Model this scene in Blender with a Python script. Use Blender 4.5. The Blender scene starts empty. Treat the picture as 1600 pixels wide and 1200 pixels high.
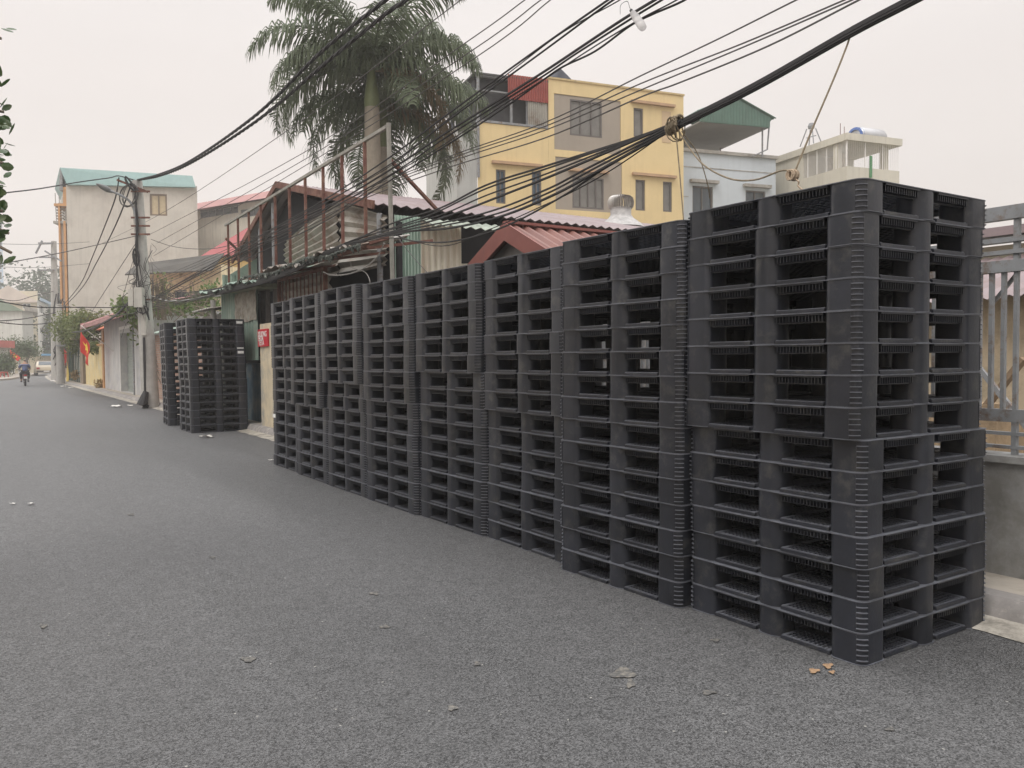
import bpy, bmesh, math, random
from mathutils import Vector, Matrix
random.seed(7)
S = bpy.context.scene
COL = S.collection
# ------------------------------------------------------------------ camera
EYE = 1.4445
FPX = 1280.0
YAW, PITCH, ROLL = math.radians(33.1), math.radians(1.89), math.radians(0.45)
F = Vector((math.sin(YAW)*math.cos(PITCH), math.cos(YAW)*math.cos(PITCH), -math.sin(PITCH)))
R0 = Vector((math.cos(YAW), -math.sin(YAW), 0)); U0 = R0.cross(F)
R = R0*math.cos(ROLL) - U0*math.sin(ROLL); U = U0*math.cos(ROLL) + R0*math.sin(ROLL)
CAM = Vector((0, 0, EYE))
cd = bpy.data.cameras.new('camera'); co = bpy.data.objects.new('camera', cd); COL.objects.link(co)
M3 = Matrix((R, U, -F)).transposed()
co.matrix_world = Matrix.Translation(CAM) @ M3.to_4x4()
cd.sensor_width = 36; cd.lens = FPX/1600*36; cd.clip_start = 0.05; cd.clip_end = 3000
S.camera = co
# ------------------------------------------------------------------ world, sun, exposure
SUN_EL, SUN_AZ = math.radians(55), math.radians(250)     # azimuth measured from +Y clockwise
w = bpy.data.worlds.new('World'); S.world = w; w.use_nodes = True
nt = w.node_tree; nt.nodes.clear()
def N(t, **k):
    n = nt.nodes.new(t)
    for a, b in k.items(): setattr(n, a, b)
    return n
out = N('ShaderNodeOutputWorld')
sky = N('ShaderNodeTexSky', sky_type='NISHITA', sun_disc=False, sun_elevation=SUN_EL, sun_rotation=SUN_AZ)
sky.dust_density = 5; sky.air_density = 1.5
b1 = N('ShaderNodeBackground'); b1.inputs[1].default_value = 0.012
nt.links.new(sky.outputs[0], b1.inputs[0])
tc = N('ShaderNodeTexCoord'); sp = N('ShaderNodeSeparateXYZ'); nt.links.new(tc.outputs['Generated'], sp.inputs[0])
cr = N('ShaderNodeValToRGB'); nt.links.new(sp.outputs[2], cr.inputs[0])
e = cr.color_ramp.elements
e[0].position = 0.0; e[0].color = (0.58, 0.54, 0.51, 1)
e[1].position = 1.0; e[1].color = (0.95, 0.955, 0.97, 1)
for p, c in ((0.12, (0.62, 0.565, 0.535, 1)), (0.30, (0.685, 0.63, 0.60, 1)), (0.5, (0.75, 0.715, 0.695, 1))):
    x = e.new(p); x.color = c
mp = N('ShaderNodeMapping'); mp.inputs['Scale'].default_value = (1, 1, 3); nt.links.new(tc.outputs['Generated'], mp.inputs[0])
nz = N('ShaderNodeTexNoise'); nz.inputs['Scale'].default_value = 1.6; nz.inputs['Detail'].default_value = 3
nt.links.new(mp.outputs[0], nz.inputs[0])
mr = N('ShaderNodeMapRange'); mr.inputs[3].default_value = 0.90; mr.inputs[4].default_value = 1.10
nt.links.new(nz.outputs[0], mr.inputs[0])
st = N('ShaderNodeMapRange'); st.inputs[1].default_value = 0.42; st.inputs[2].default_value = 1.0
st.inputs[3].default_value = 1.15; st.inputs[4].default_value = 3.3   # overcast sky: the zenith is the brightest part
nt.links.new(sp.outputs[2], st.inputs[0])
mu = N('ShaderNodeMath', operation='MULTIPLY'); nt.links.new(mr.outputs[0], mu.inputs[0]); nt.links.new(st.outputs[0], mu.inputs[1])
b2 = N('ShaderNodeBackground'); nt.links.new(cr.outputs[0], b2.inputs[0]); nt.links.new(mu.outputs[0], b2.inputs[1])
ad = N('ShaderNodeAddShader'); nt.links.new(b1.outputs[0], ad.inputs[0]); nt.links.new(b2.outputs[0], ad.inputs[1])
nt.links.new(ad.outputs[0], out.inputs[0])
sd = bpy.data.lights.new('sun', 'SUN'); so = bpy.data.objects.new('sun', sd); COL.objects.link(so)
sd.energy = 0.9; sd.angle = math.radians(18); sd.color = (1.0, 0.95, 0.88)
sv = Vector((math.sin(SUN_AZ)*math.cos(SUN_EL), math.cos(SUN_AZ)*math.cos(SUN_EL), math.sin(SUN_EL)))
so.rotation_euler = (sv).to_track_quat('Z', 'Y').to_euler()
S.view_settings.view_transform = 'Standard'; S.view_settings.look = 'None'
S.view_settings.exposure = 0.06; S.view_settings.gamma = 1.0
S.cycles.max_bounces = 6; S.cycles.volume_bounces = 2
# ------------------------------------------------------------------ pixel rays -> real places (photo pixels, 1600 x 1200)
def ray(px, py): return F + R*((px-800)/FPX) + U*((600-py)/FPX)
def at(px, py, Z): return CAM + ray(px, py)*Z
def onx(px, py, x): d = ray(px, py); return CAM + d*(x/d.x)
def ony(px, py, y): d = ray(px, py); return CAM + d*(y/d.y)
def onz(px, py, z=0.0): d = ray(px, py); return CAM + d*((z-EYE)/d.z)
# ------------------------------------------------------------------ materials
MATS = {}
def mat(name, col, rough=0.75, var=0.18, scale=2.0, col2=None, amt=0.0, s2=1.2, bump=0.0, bs=30, metal=0.0,
        streak=0.0, spec=0.35, rnd=0.0, transl=0.0, alpha=1.0, stcol=None):
    if name in MATS: return MATS[name]
    m = bpy.data.materials.new(name); m.use_nodes = True; t = m.node_tree; n = t.nodes; L = t.links
    bs_ = n['Principled BSDF']; bs_.inputs['Roughness'].default_value = rough; bs_.inputs['Metallic'].default_value = metal
    bs_.inputs['Specular IOR Level'].default_value = spec
    tc = n.new('ShaderNodeTexCoord'); geo = n.new('ShaderNodeNewGeometry')
    pos = geo.outputs['Position']
    if rnd:
        oi0 = n.new('ShaderNodeObjectInfo'); sc0 = n.new('ShaderNodeMath'); sc0.operation = 'MULTIPLY'; sc0.inputs[1].default_value = 37.0; L.new(oi0.outputs['Random'], sc0.inputs[0])
        ad0 = n.new('ShaderNodeVectorMath'); ad0.operation = 'ADD'; L.new(tc.outputs['Object'], ad0.inputs[0]); L.new(sc0.outputs[0], ad0.inputs[1]); pos = ad0.outputs[0]
    nz = n.new('ShaderNodeTexNoise'); nz.inputs['Scale'].default_value = scale; nz.inputs['Detail'].default_value = 6
    nz.inputs['Roughness'].default_value = 0.65
    L.new(pos, nz.inputs['Vector'])
    mr = n.new('ShaderNodeMapRange'); mr.inputs[1].default_value = 0.3; mr.inputs[2].default_value = 0.7
    mr.inputs[3].default_value = 1-var; mr.inputs[4].default_value = 1+var; L.new(nz.outputs[0], mr.inputs[0])
    base = n.new('ShaderNodeRGB'); base.outputs[0].default_value = (*col, 1)
    cur = base.outputs[0]
    if col2 is not None:
        n2 = n.new('ShaderNodeTexNoise'); n2.inputs['Scale'].default_value = s2; n2.inputs['Detail'].default_value = 8
        n2.inputs['Roughness'].default_value = 0.7
        L.new(pos, n2.inputs['Vector'])
        r2 = n.new('ShaderNodeMapRange'); r2.inputs[1].default_value = 0.62-amt*0.35; r2.inputs[2].default_value = 0.72-amt*0.2
        L.new(n2.outputs[0], r2.inputs[0])
        mx = n.new('ShaderNodeMix'); mx.data_type = 'RGBA'; L.new(r2.outputs[0], mx.inputs[0]); L.new(cur, mx.inputs[6])
        mx.inputs[7].default_value = (*col2, 1); cur = mx.outputs[2]
    if streak:
        mpn = n.new('ShaderNodeMapping'); mpn.inputs['Scale'].default_value = (3.0, 3.0, 0.22); L.new(pos, mpn.inputs[0])
        n3 = n.new('ShaderNodeTexNoise'); n3.inputs['Scale'].default_value = 2.2; n3.inputs['Detail'].default_value = 7
        L.new(mpn.outputs[0], n3.inputs['Vector'])
        r3 = n.new('ShaderNodeMapRange'); r3.inputs[1].default_value = 0.5; r3.inputs[2].default_value = 0.75
        r3.inputs[4].default_value = streak; L.new(n3.outputs[0], r3.inputs[0])
        mx = n.new('ShaderNodeMix'); mx.data_type = 'RGBA'; L.new(r3.outputs[0], mx.inputs[0]); L.new(cur, mx.inputs[6])
        mx.inputs[7].default_value = (*(stcol or (0.10, 0.09, 0.075)), 1); cur = mx.outputs[2]
    vm = n.new('ShaderNodeVectorMath'); vm.operation = 'SCALE'; L.new(cur, vm.inputs[0]); L.new(mr.outputs[0], vm.inputs['Scale'])
    cur = vm.outputs[0]
    if rnd:
        oi = n.new('ShaderNodeObjectInfo'); r4 = n.new('ShaderNodeMapRange'); r4.inputs[3].default_value = 1-rnd; r4.inputs[4].default_value = 1+rnd
        L.new(oi.outputs['Random'], r4.inputs[0]); v2 = n.new('ShaderNodeVectorMath'); v2.operation = 'SCALE'
        L.new(cur, v2.inputs[0]); L.new(r4.outputs[0], v2.inputs['Scale']); cur = v2.outputs[0]
    L.new(cur, bs_.inputs['Base Color'])
    if bump:
        n5 = n.new('ShaderNodeTexNoise'); n5.inputs['Scale'].default_value = bs; n5.inputs['Detail'].default_value = 5
        L.new(pos, n5.inputs['Vector']); bp = n.new('ShaderNodeBump'); bp.inputs['Strength'].default_value = bump
        bp.inputs['Distance'].default_value = 0.02; L.new(n5.outputs[0], bp.inputs['Height']); L.new(bp.outputs[0], bs_.inputs['Normal'])
    if transl:
        tr = n.new('ShaderNodeBsdfTranslucent'); L.new(cur, tr.inputs[0]); ms = n.new('ShaderNodeMixShader'); ms.inputs[0].default_value = transl
        L.new(bs_.outputs[0], ms.inputs[1]); L.new(tr.outputs[0], ms.inputs[2]); L.new(ms.outputs[0], n['Material Output'].inputs[0])
    if alpha < 1: bs_.inputs['Alpha'].default_value = alpha
    MATS[name] = m; return m
# ------------------------------------------------------------------ object helpers
def tag(o, label=None, cat=None, group=None, kind=None):
    if label: o['label'] = label
    if cat: o['category'] = cat
    if group: o['group'] = group
    if kind: o['kind'] = kind
    return o
def thing(name, label, cat, loc=(0, 0, 0), group=None, rz=0):
    o = bpy.data.objects.new(name, None); COL.objects.link(o); o.location = loc; o.rotation_euler = (0, 0, rz)
    o.empty_display_size = 0.2
    return tag(o, label, cat, group)
def origin_of(o):
    v = Vector((0, 0, 0))
    while o is not None: v += o.location; o = o.parent
    return v
class MB:
    def __init__(s): s.v = []; s.f = []; s.k = 0; s.mi = []
    def add(s, vs, fs):
        s.mi += [s.k]*len(fs); b = len(s.v); s.v += [Vector(p) for p in vs]; s.f += [tuple(b+i for i in f) for f in fs]
    def box(s, x0, x1, y0, y1, z0, z1, T=None):
        vs = [(x, y, z) for z in (z0, z1) for x, y in ((x0, y0), (x1, y0), (x1, y1), (x0, y1))]
        if T: vs = [T(Vector(p)) for p in vs]
        s.add(vs, [(0, 3, 2, 1), (4, 5, 6, 7), (0, 1, 5, 4), (1, 2, 6, 5), (2, 3, 7, 6), (3, 0, 4, 7)])
    def poly(s, pts): s.add(pts, [tuple(range(len(pts)))])
    def prism(s, pts, ext):
        n = len(pts); ext = Vector(ext); a = [Vector(p) for p in pts]
        s.add(a + [p+ext for p in a], [tuple(range(n))[::-1], tuple(range(n, 2*n))] + [(i, (i+1) % n, n+(i+1) % n, n+i) for i in range(n)])
    def tube(s, pts, r, n=6, cap=True):
        pts = [Vector(p) for p in pts]; m = len(pts); rs = r if isinstance(r, (list, tuple)) else [r]*m
        up = Vector((0, 0, 1)); vs = []
        for i, p in enumerate(pts):
            d = (pts[min(i+1, m-1)] - pts[max(i-1, 0)])
            if d.length < 1e-9: d = Vector((0, 0, 1))
            d.normalize(); a = d.cross(up)
            if a.length < 0.05: a = d.cross(Vector((1, 0, 0)))
            a.normalize(); b = a.cross(d)
            for k in range(n):
                t = 2*math.pi*k/n; vs.append(p + (a*math.cos(t) + b*math.sin(t))*rs[i])
        fs = [(i*n+k, i*n+(k+1) % n, (i+1)*n+(k+1) % n, (i+1)*n+k) for i in range(m-1) for k in range(n)]
        if cap: fs += [tuple(range(n))[::-1], tuple(range((m-1)*n, m*n))]
        s.add(vs, fs)
    def bar(s, a, b, w, h=None):      # square bar between two points
        a, b = Vector(a), Vector(b); h = h or w; d = (b-a).normalized(); q = d.cross(Vector((0, 0, 1)))
        if q.length < 0.05: q = Vector((1, 0, 0))
        q.normalize(); u = q.cross(d); c = [q*w/2+u*h/2, -q*w/2+u*h/2, -q*w/2-u*h/2, q*w/2-u*h/2]
        s.add([a+k for k in c] + [b+k for k in c], [(3, 2, 1, 0), (4, 5, 6, 7)] + [(i, (i+1) % 4, 4+(i+1) % 4, 4+i) for i in range(4)])
    def lathe(s, prof, c, n=16):      # prof: (r, z)
        vs = [(c[0]+r*math.cos(2*math.pi*k/n), c[1]+r*math.sin(2*math.pi*k/n), c[2]+z) for r, z in prof for k in range(n)]
        m = len(prof)
        s.add(vs, [(i*n+k, i*n+(k+1) % n, (i+1)*n+(k+1) % n, (i+1)*n+k) for i in range(m-1) for k in range(n)] + [tuple(range(n))[::-1], tuple(range((m-1)*n, m*n))])
    def corr(s, P, A, B, waves, amp, th=0.006, q=4, sq=False):
        """corrugated sheet: ribs run along B, waves counted along A"""
        P, A, B = Vector(P), Vector(A), Vector(B); nn = A.cross(B).normalized(); m = waves*q; vs = []
        for side in (0, 1):
            for j in (0, 1):
                for i in range(m+1):
                    t = i/q
                    h = (1 if (t % 1) < 0.5 else -1)*amp if sq else math.sin(2*math.pi*t)*amp
                    vs.append(P + A*(i/m) + B*j + nn*(h + (th if side else 0)))
        k = m+1; fs = [(i, i+1, k+i+1, k+i) for i in range(m)] + [(2*k+i+1, 2*k+i, 3*k+i, 3*k+i+1) for i in range(m)]
        fs += [(i+1, i, 2*k+i, 2*k+i+1) for i in range(m)] + [(k+i, k+i+1, 3*k+i+1, 3*k+i) for i in range(m)]
        fs += [(0, k, 3*k, 2*k), (m, 2*k+m, 3*k+m, k+m)]
        s.add(vs, fs)
    def mesh(s, name, off=(0, 0, 0), smooth=None, norm=True):
        off = Vector(off); me = bpy.data.meshes.new(name); me.from_pydata([p-off for p in s.v], [], s.f)
        if s.k: me.polygons.foreach_set('material_index', s.mi)
        if norm:
            b = bmesh.new(); b.from_mesh(me); bmesh.ops.recalc_face_normals(b, faces=b.faces); b.to_mesh(me); b.free()
        if smooth is not None:
            for p in me.polygons: p.use_smooth = True
            if smooth < 3: me.set_sharp_from_angle(angle=smooth)
        return me
    def build(s, name, m, parent=None, local=False, smooth=None, norm=True):
        if parent is None and not local:
            xs = [p.x for p in s.v]; ys = [p.y for p in s.v]; zs = [p.z for p in s.v]
            off = Vector(((min(xs)+max(xs))/2, (min(ys)+max(ys))/2, min(zs)))
        elif local: off = Vector((0, 0, 0))
        else: off = origin_of(parent)
        me = s.mesh(name, off, smooth, norm)
        for q in (m if isinstance(m, (list, tuple)) else [m]): me.materials.append(q)
        o = bpy.data.objects.new(name, me); COL.objects.link(o)
        if parent is not None: o.parent = parent
        elif not local: o.location = off
        return o
def copy_tree(o, parent=None):
    c = o.copy(); COL.objects.link(c)
    if parent is not None: c.parent = parent
    for ch in list(o.children): copy_tree(ch, c)
    return c
class Fac:
    """vertical plane through two ground points; u runs from A to B, d is the distance out towards the street"""
    def __init__(s, A, B):
        s.A = Vector((A[0], A[1], 0)); B = Vector((B[0], B[1], 0)); s.L = (B-s.A).length
        s.u = (B-s.A).normalized(); s.n = Vector((s.u.y, -s.u.x, 0))
        if (Vector((0, 0, 0))-s.A).dot(s.n) < 0: s.n = -s.n
        s.back = -s.n
    def W(s, u, z, d=0.0): p = s.A + s.u*u + s.n*d; return Vector((p.x, p.y, z))
    def uz(s, px, py):
        r = ray(px, py); t = (s.A-CAM).dot(s.n)/r.dot(s.n); p = CAM + r*t; return (p-s.A).dot(s.u), p.z
    def shift(s, d):
        g = Fac(s.W(0, 0, d).to_2d(), s.W(s.L, 0, d).to_2d()); g.back = s.back; return g
    def T(s): return lambda p: s.W(p.x, p.z, p.y)
    def box(s, mb, u0, u1, z0, z1, d0, d1): mb.box(u0, u1, d0, d1, z0, z1, s.T())
    def rect(s, x0, x1, y0, y1):
        ym = (y0+y1)/2; xm = (x0+x1)/2
        u0, u1 = s.uz(x0, ym)[0], s.uz(x1, ym)[0]; return min(u0, u1), max(u0, u1), s.uz(xm, y1)[1], s.uz(xm, y0)[1]
    def wall(s, mb, u0, u1, z0, z1, D, holes=(), rev=0.16):
        us = sorted({u0, u1, *[h[0] for h in holes], *[h[1] for h in holes]}); zs = sorted({z0, z1, *[h[2] for h in holes], *[h[3] for h in holes]})
        for i in range(len(us)-1):
            for j in range(len(zs)-1):
                a, b, c, e = us[i], us[i+1], zs[j], zs[j+1]; um, zm = (a+b)/2, (c+e)/2
                if any(h[0] < um < h[1] and h[2] < zm < h[3] for h in holes): continue
                mb.add([s.W(a, c), s.W(b, c), s.W(b, e), s.W(a, e)], [(0, 1, 2, 3)])
        for h in holes:
            a, b, c, e = h[:4]; q = [(a, c), (b, c), (b, e), (a, e)]
            for k in range(4):
                p0, p1 = q[k], q[(k+1) % 4]
                mb.add([s.W(*p0), s.W(*p1), s.W(*p1, -rev), s.W(*p0, -rev)], [(0, 1, 2, 3)])
            mb.add([s.W(*p, -rev) for p in q], [(0, 1, 2, 3)])
        f = [s.W(u0, z0), s.W(u1, z0), s.W(u1, z1), s.W(u0, z1)]; k = [p+s.back*D for p in f]
        mb.add(f+k, [(4, 7, 6, 5), (0, 4, 5, 1), (1, 5, 6, 2), (2, 6, 7, 3), (3, 7, 4, 0)])
def window(root, fac, h, fm, pm, rev=0.16, name='window', vb=1, hb=0, fw=0.06, label=None):
    """frame with bars in a wall opening; the pane is its sub-part"""
    u0, u1, z0, z1 = h[:4]; mb = MB(); e = 0.003; d0, d1 = -rev+0.035, -rev+0.09
    for a, b, c, f in ((u0+e, u0+fw, z0+e, z1-e), (u1-fw, u1-e, z0+e, z1-e), (u0+fw, u1-fw, z0+e, z0+fw), (u0+fw, u1-fw, z1-fw, z1-e)):
        fac.box(mb, a, b, c, f, d0, d1)
    for k in range(vb):
        uc = u0+(u1-u0)*(k+1)/(vb+1); fac.box(mb, uc-fw*0.4, uc+fw*0.4, z0+fw, z1-fw, d0, d1-0.005)
    for k in range(hb):
        zc = z0+(z1-z0)*(k+1)/(hb+1); fac.box(mb, u0+fw, u1-fw, zc-fw*0.25, zc+fw*0.25, d0, d1-0.012)
    o = mb.build(name, fm, root); p = MB(); fac.box(p, u0+0.01, u1-0.01, z0+0.01, z1-0.01, -rev+0.004, -rev+0.03); p.build('pane', pm, o)
    if label: o['label'] = label
    return o
# ------------------------------------------------------------------ materials used in many places
m_plastic = mat('black_plastic', (0.0195, 0.0215, 0.0285), rough=0.33, var=0.26, scale=5, col2=(0.052, 0.052, 0.051), amt=0.25, s2=7.0, bump=0.05, bs=60, spec=0.5, rnd=0.25)
m_scuff_highlight = mat('scuff_highlight_plastic', (0.115, 0.121, 0.140), rough=0.38, var=0.35, scale=14, spec=0.45, rnd=0.2)  # edge wear, plus rim highlights and sky sheen painted as a paler colour
m_conc = mat('concrete', (0.36, 0.34, 0.31), var=0.15, scale=3, col2=(0.24, 0.22, 0.19), amt=0.5, s2=2.2, bump=0.15, bs=40, streak=0.25)
m_pole = mat('pole_concrete', (0.40, 0.385, 0.36), var=0.12, scale=6, streak=0.3, bump=0.15, bs=50)
m_cable = mat('cable_rubber', (0.028, 0.027, 0.028), rough=0.6, var=0.2, scale=8)
m_cable2 = mat('old_cable', (0.10, 0.095, 0.09), rough=0.7, var=0.2, scale=8)
m_glass = mat('window_glass', (0.06, 0.075, 0.085), rough=0.12, var=0.3, scale=1.0, spec=0.6)
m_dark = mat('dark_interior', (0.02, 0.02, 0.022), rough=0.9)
m_grey_steel = mat('grey_painted_steel', (0.25, 0.26, 0.27), rough=0.55, var=0.15, scale=5, col2=(0.17, 0.12, 0.09), amt=0.3, s2=9, streak=0.25)
m_rust = mat('rusty_steel', (0.13, 0.055, 0.042), rough=0.8, var=0.25, scale=9, col2=(0.20, 0.11, 0.08), amt=0.5, s2=6)
m_tin = mat('weathered_tin', (0.33, 0.31, 0.28), rough=0.5, var=0.22, scale=3, col2=(0.17, 0.12, 0.09), amt=0.45, s2=3.5, metal=0.25)
m_leaf = mat('leaf_green', (0.05, 0.085, 0.028), rough=0.55, var=0.35, scale=5, rnd=0.0, transl=0.3)
m_leaf2 = mat('leaf_light', (0.12, 0.16, 0.05), rough=0.55, var=0.4, scale=4, transl=0.35)
m_leaf3 = mat('leaf_far', (0.06, 0.085, 0.05), rough=0.7, var=0.4, scale=1.0, transl=0.2)
m_bark = mat('bark', (0.16, 0.13, 0.10), rough=0.9, var=0.3, scale=9, bump=0.4, bs=30)
# ------------------------------------------------------------------ ground and road
mb = MB(); mb.poly([(-900, -900, -0.06), (900, -900, -0.06), (900, 1500, -0.06), (-900, 1500, -0.06)])
m_ground = mat('bare_ground', (0.20, 0.185, 0.16), var=0.25, scale=0.6, col2=(0.12, 0.12, 0.09), amt=0.4, s2=0.4, bump=0.3, bs=6)
tag(mb.build('ground', m_ground), kind='structure')
def redge(y): return 4.40 + (0 if y < 60 else ((y-60)**2)*0.0012)
def ledge(y): return -1.45 + (0 if y < 45 else 2.85*min(1, (y-45)/29.0)**1.3) + (0 if y < 68 else (y-68)*0.13)
m = bpy.data.materials.new('asphalt'); m.use_nodes = True; t = m.node_tree; n = t.nodes; L = t.links; B = n['Principled BSDF']
geo = n.new('ShaderNodeNewGeometry')
def tex(kind, sc, det=4, rg=0.6):
    x = n.new(kind); x.inputs['Scale'].default_value = sc
    if kind == 'ShaderNodeTexNoise': x.inputs['Detail'].default_value = det; x.inputs['Roughness'].default_value = rg
    L.new(geo.outputs['Position'], x.inputs['Vector']); return x
def mrange(src, a, b, c, d):
    x = n.new('ShaderNodeMapRange'); x.inputs[1].default_value = a; x.inputs[2].default_value = b; x.inputs[3].default_value = c; x.inputs[4].default_value = d
    L.new(src, x.inputs[0]); return x.outputs[0]
def mul(a, b):
    x = n.new('ShaderNodeMath'); x.operation = 'MULTIPLY'; L.new(a, x.inputs[0]); L.new(b, x.inputs[1]); return x.outputs[0]
v = tex('ShaderNodeTexVoronoi', 150); f1 = tex('ShaderNodeTexNoise', 220, 3, 0.7); f2 = tex('ShaderNodeTexNoise', 9, 5, 0.6); f3 = tex('ShaderNodeTexNoise', 0.55, 4, 0.55)
mpx = n.new('ShaderNodeMapping'); mpx.inputs['Scale'].default_value = (1.0, 0.16, 1.0); L.new(geo.outputs['Position'], mpx.inputs[0]); L.new(mpx.outputs[0], f3.inputs['Vector'])
sepc = n.new('ShaderNodeSeparateColor'); L.new(v.outputs['Color'], sepc.inputs[0])
g = mul(mul(mrange(sepc.outputs[0], 0, 1, 0.32, 1.85), mrange(f1.outputs[0], 0.3, 0.7, 0.7, 1.3)), mul(mrange(f2.outputs[0], 0.3, 0.7, 0.88, 1.12), mrange(f3.outputs[0], 0.3, 0.7, 0.80, 1.20)))
v2 = tex('ShaderNodeTexVoronoi', 26); v2.inputs['Randomness'].default_value = 1
sp2 = n.new('ShaderNodeSeparateColor'); L.new(v2.outputs['Color'], sp2.inputs[0])
rare = mul(mrange(sp2.outputs[1], 0.965, 0.97, 0, 1), mrange(v2.outputs['Distance'], 0.10, 0.16, 1, 0))
bc = n.new('ShaderNodeVectorMath'); bc.operation = 'SCALE'; bc.inputs[0].default_value = (0.090, 0.090, 0.091); L.new(g, bc.inputs['Scale'])
mx = n.new('ShaderNodeMix'); mx.data_type = 'RGBA'; L.new(rare, mx.inputs[0]); L.new(bc.outputs[0], mx.inputs[6]); mx.inputs[7].default_value = (0.38, 0.37, 0.34, 1)
L.new(mx.outputs[2], B.inputs['Base Color']); L.new(mrange(f3.outputs[0], 0.3, 0.7, 0.44, 0.62), B.inputs['Roughness']); B.inputs['Specular IOR Level'].default_value = 0.5
bp = n.new('ShaderNodeBump'); bp.inputs['Strength'].default_value = 0.75; bp.inputs['Distance'].default_value = 0.006
vh = n.new('ShaderNodeMath'); vh.operation = 'ADD'; L.new(v.outputs['Distance'], vh.inputs[0]); L.new(f1.outputs[0], vh.inputs[1])
L.new(vh.outputs[0], bp.inputs['Height']); L.new(bp.outputs[0], B.inputs['Normal'])
mb = MB(); ys = list(range(-30, 161, 2))
for a, b in zip(ys[:-1], ys[1:]):
    mb.poly([(ledge(a), a, 0), (redge(a), a, 0), (redge(b), b, 0), (ledge(b), b, 0)])
b_ = bmesh.new(); tag(mb.build('road', m), kind='structure'); b_.free()
m_gut = mat('gutter_concrete', (0.42, 0.39, 0.34), var=0.2, scale=7, col2=(0.19, 0.175, 0.15), amt=0.5, s2=5, bump=0.2, bs=30)
m_kerb = mat('kerb_stone', (0.25, 0.235, 0.225), var=0.2, scale=7, col2=(0.40, 0.37, 0.33), amt=0.3, s2=5, bump=0.2, bs=30)
m_pave = mat('pavement_concrete', (0.40, 0.36, 0.31), var=0.12, scale=4, col2=(0.27, 0.24, 0.2), amt=0.4, s2=3, bump=0.15, bs=30)
g1, g2, g3 = MB(), MB(), MB()
rr = random.Random(3)
for a, b in zip(ys[:-1], ys[1:]):
    ea, eb = redge(a), redge(b)
    k = 10 if 0 <= a < 20 else 2
    for i in range(k):
        ya, yb = a+(b-a)*i/k, a+(b-a)*(i+1)/k
        xa, xb = ea+(eb-ea)*i/k, ea+(eb-ea)*(i+1)/k
        ja, jb = math.sin(ya*9.1)*0.016+math.sin(ya*23)*0.01, math.sin(yb*9.1)*0.016+math.sin(yb*23)*0.01
        g1.poly([(xa-0.08+ja, ya, 0.004), (xa+0.14, ya, 0.03), (xb+0.14, yb, 0.03), (xb-0.08+jb, yb, 0.004)])
    for i in range(2):
        ya, yb = a+i*1.0+0.004, a+i*1.0+0.996; xa, xb = ea+(eb-ea)*i/2, ea+(eb-ea)*(i+1)/2
        pr = [(0.13, 0), (0.15, 0.07), (0.21, 0.125), (0.30, 0.135), (0.30, 0)]
        g2.add([(xa+p, ya, q) for p, q in pr]+[(xb+p, yb, q) for p, q in pr], [(0, 1, 2, 3, 4), (9, 8, 7, 6, 5)]+[(j, (j+1) % 5, 5+(j+1) % 5, 5+j) for j in range(5)])
    g3.box(0, 1, a, b, 0, 0.128, (lambda p, a=a, b=b, ea=ea, eb=eb: Vector(((ea+(eb-ea)*(p.y-a)/(b-a))+0.301+p.x*1.6, p.y, p.z-(0.5 if p.z == 0 else 0)))))
tag(g1.build('gutter', m_gut), kind='structure'); tag(g2.build('kerb', m_kerb, smooth=0.6), kind='structure'); tag(g3.build('pavement', m_pave), kind='structure')
g4 = MB()
for a, b in zip(ys[:-1], ys[1:]):
    g4.box(0, 1, a, b, 0, 0.12, (lambda p, a=a, b=b: Vector((ledge(p.y)-0.004-p.x*2.2, p.y, p.z-(0.5 if p.z == 0 else 0)))))
tag(g4.build('left_pavement', m_pave), kind='structure')
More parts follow.
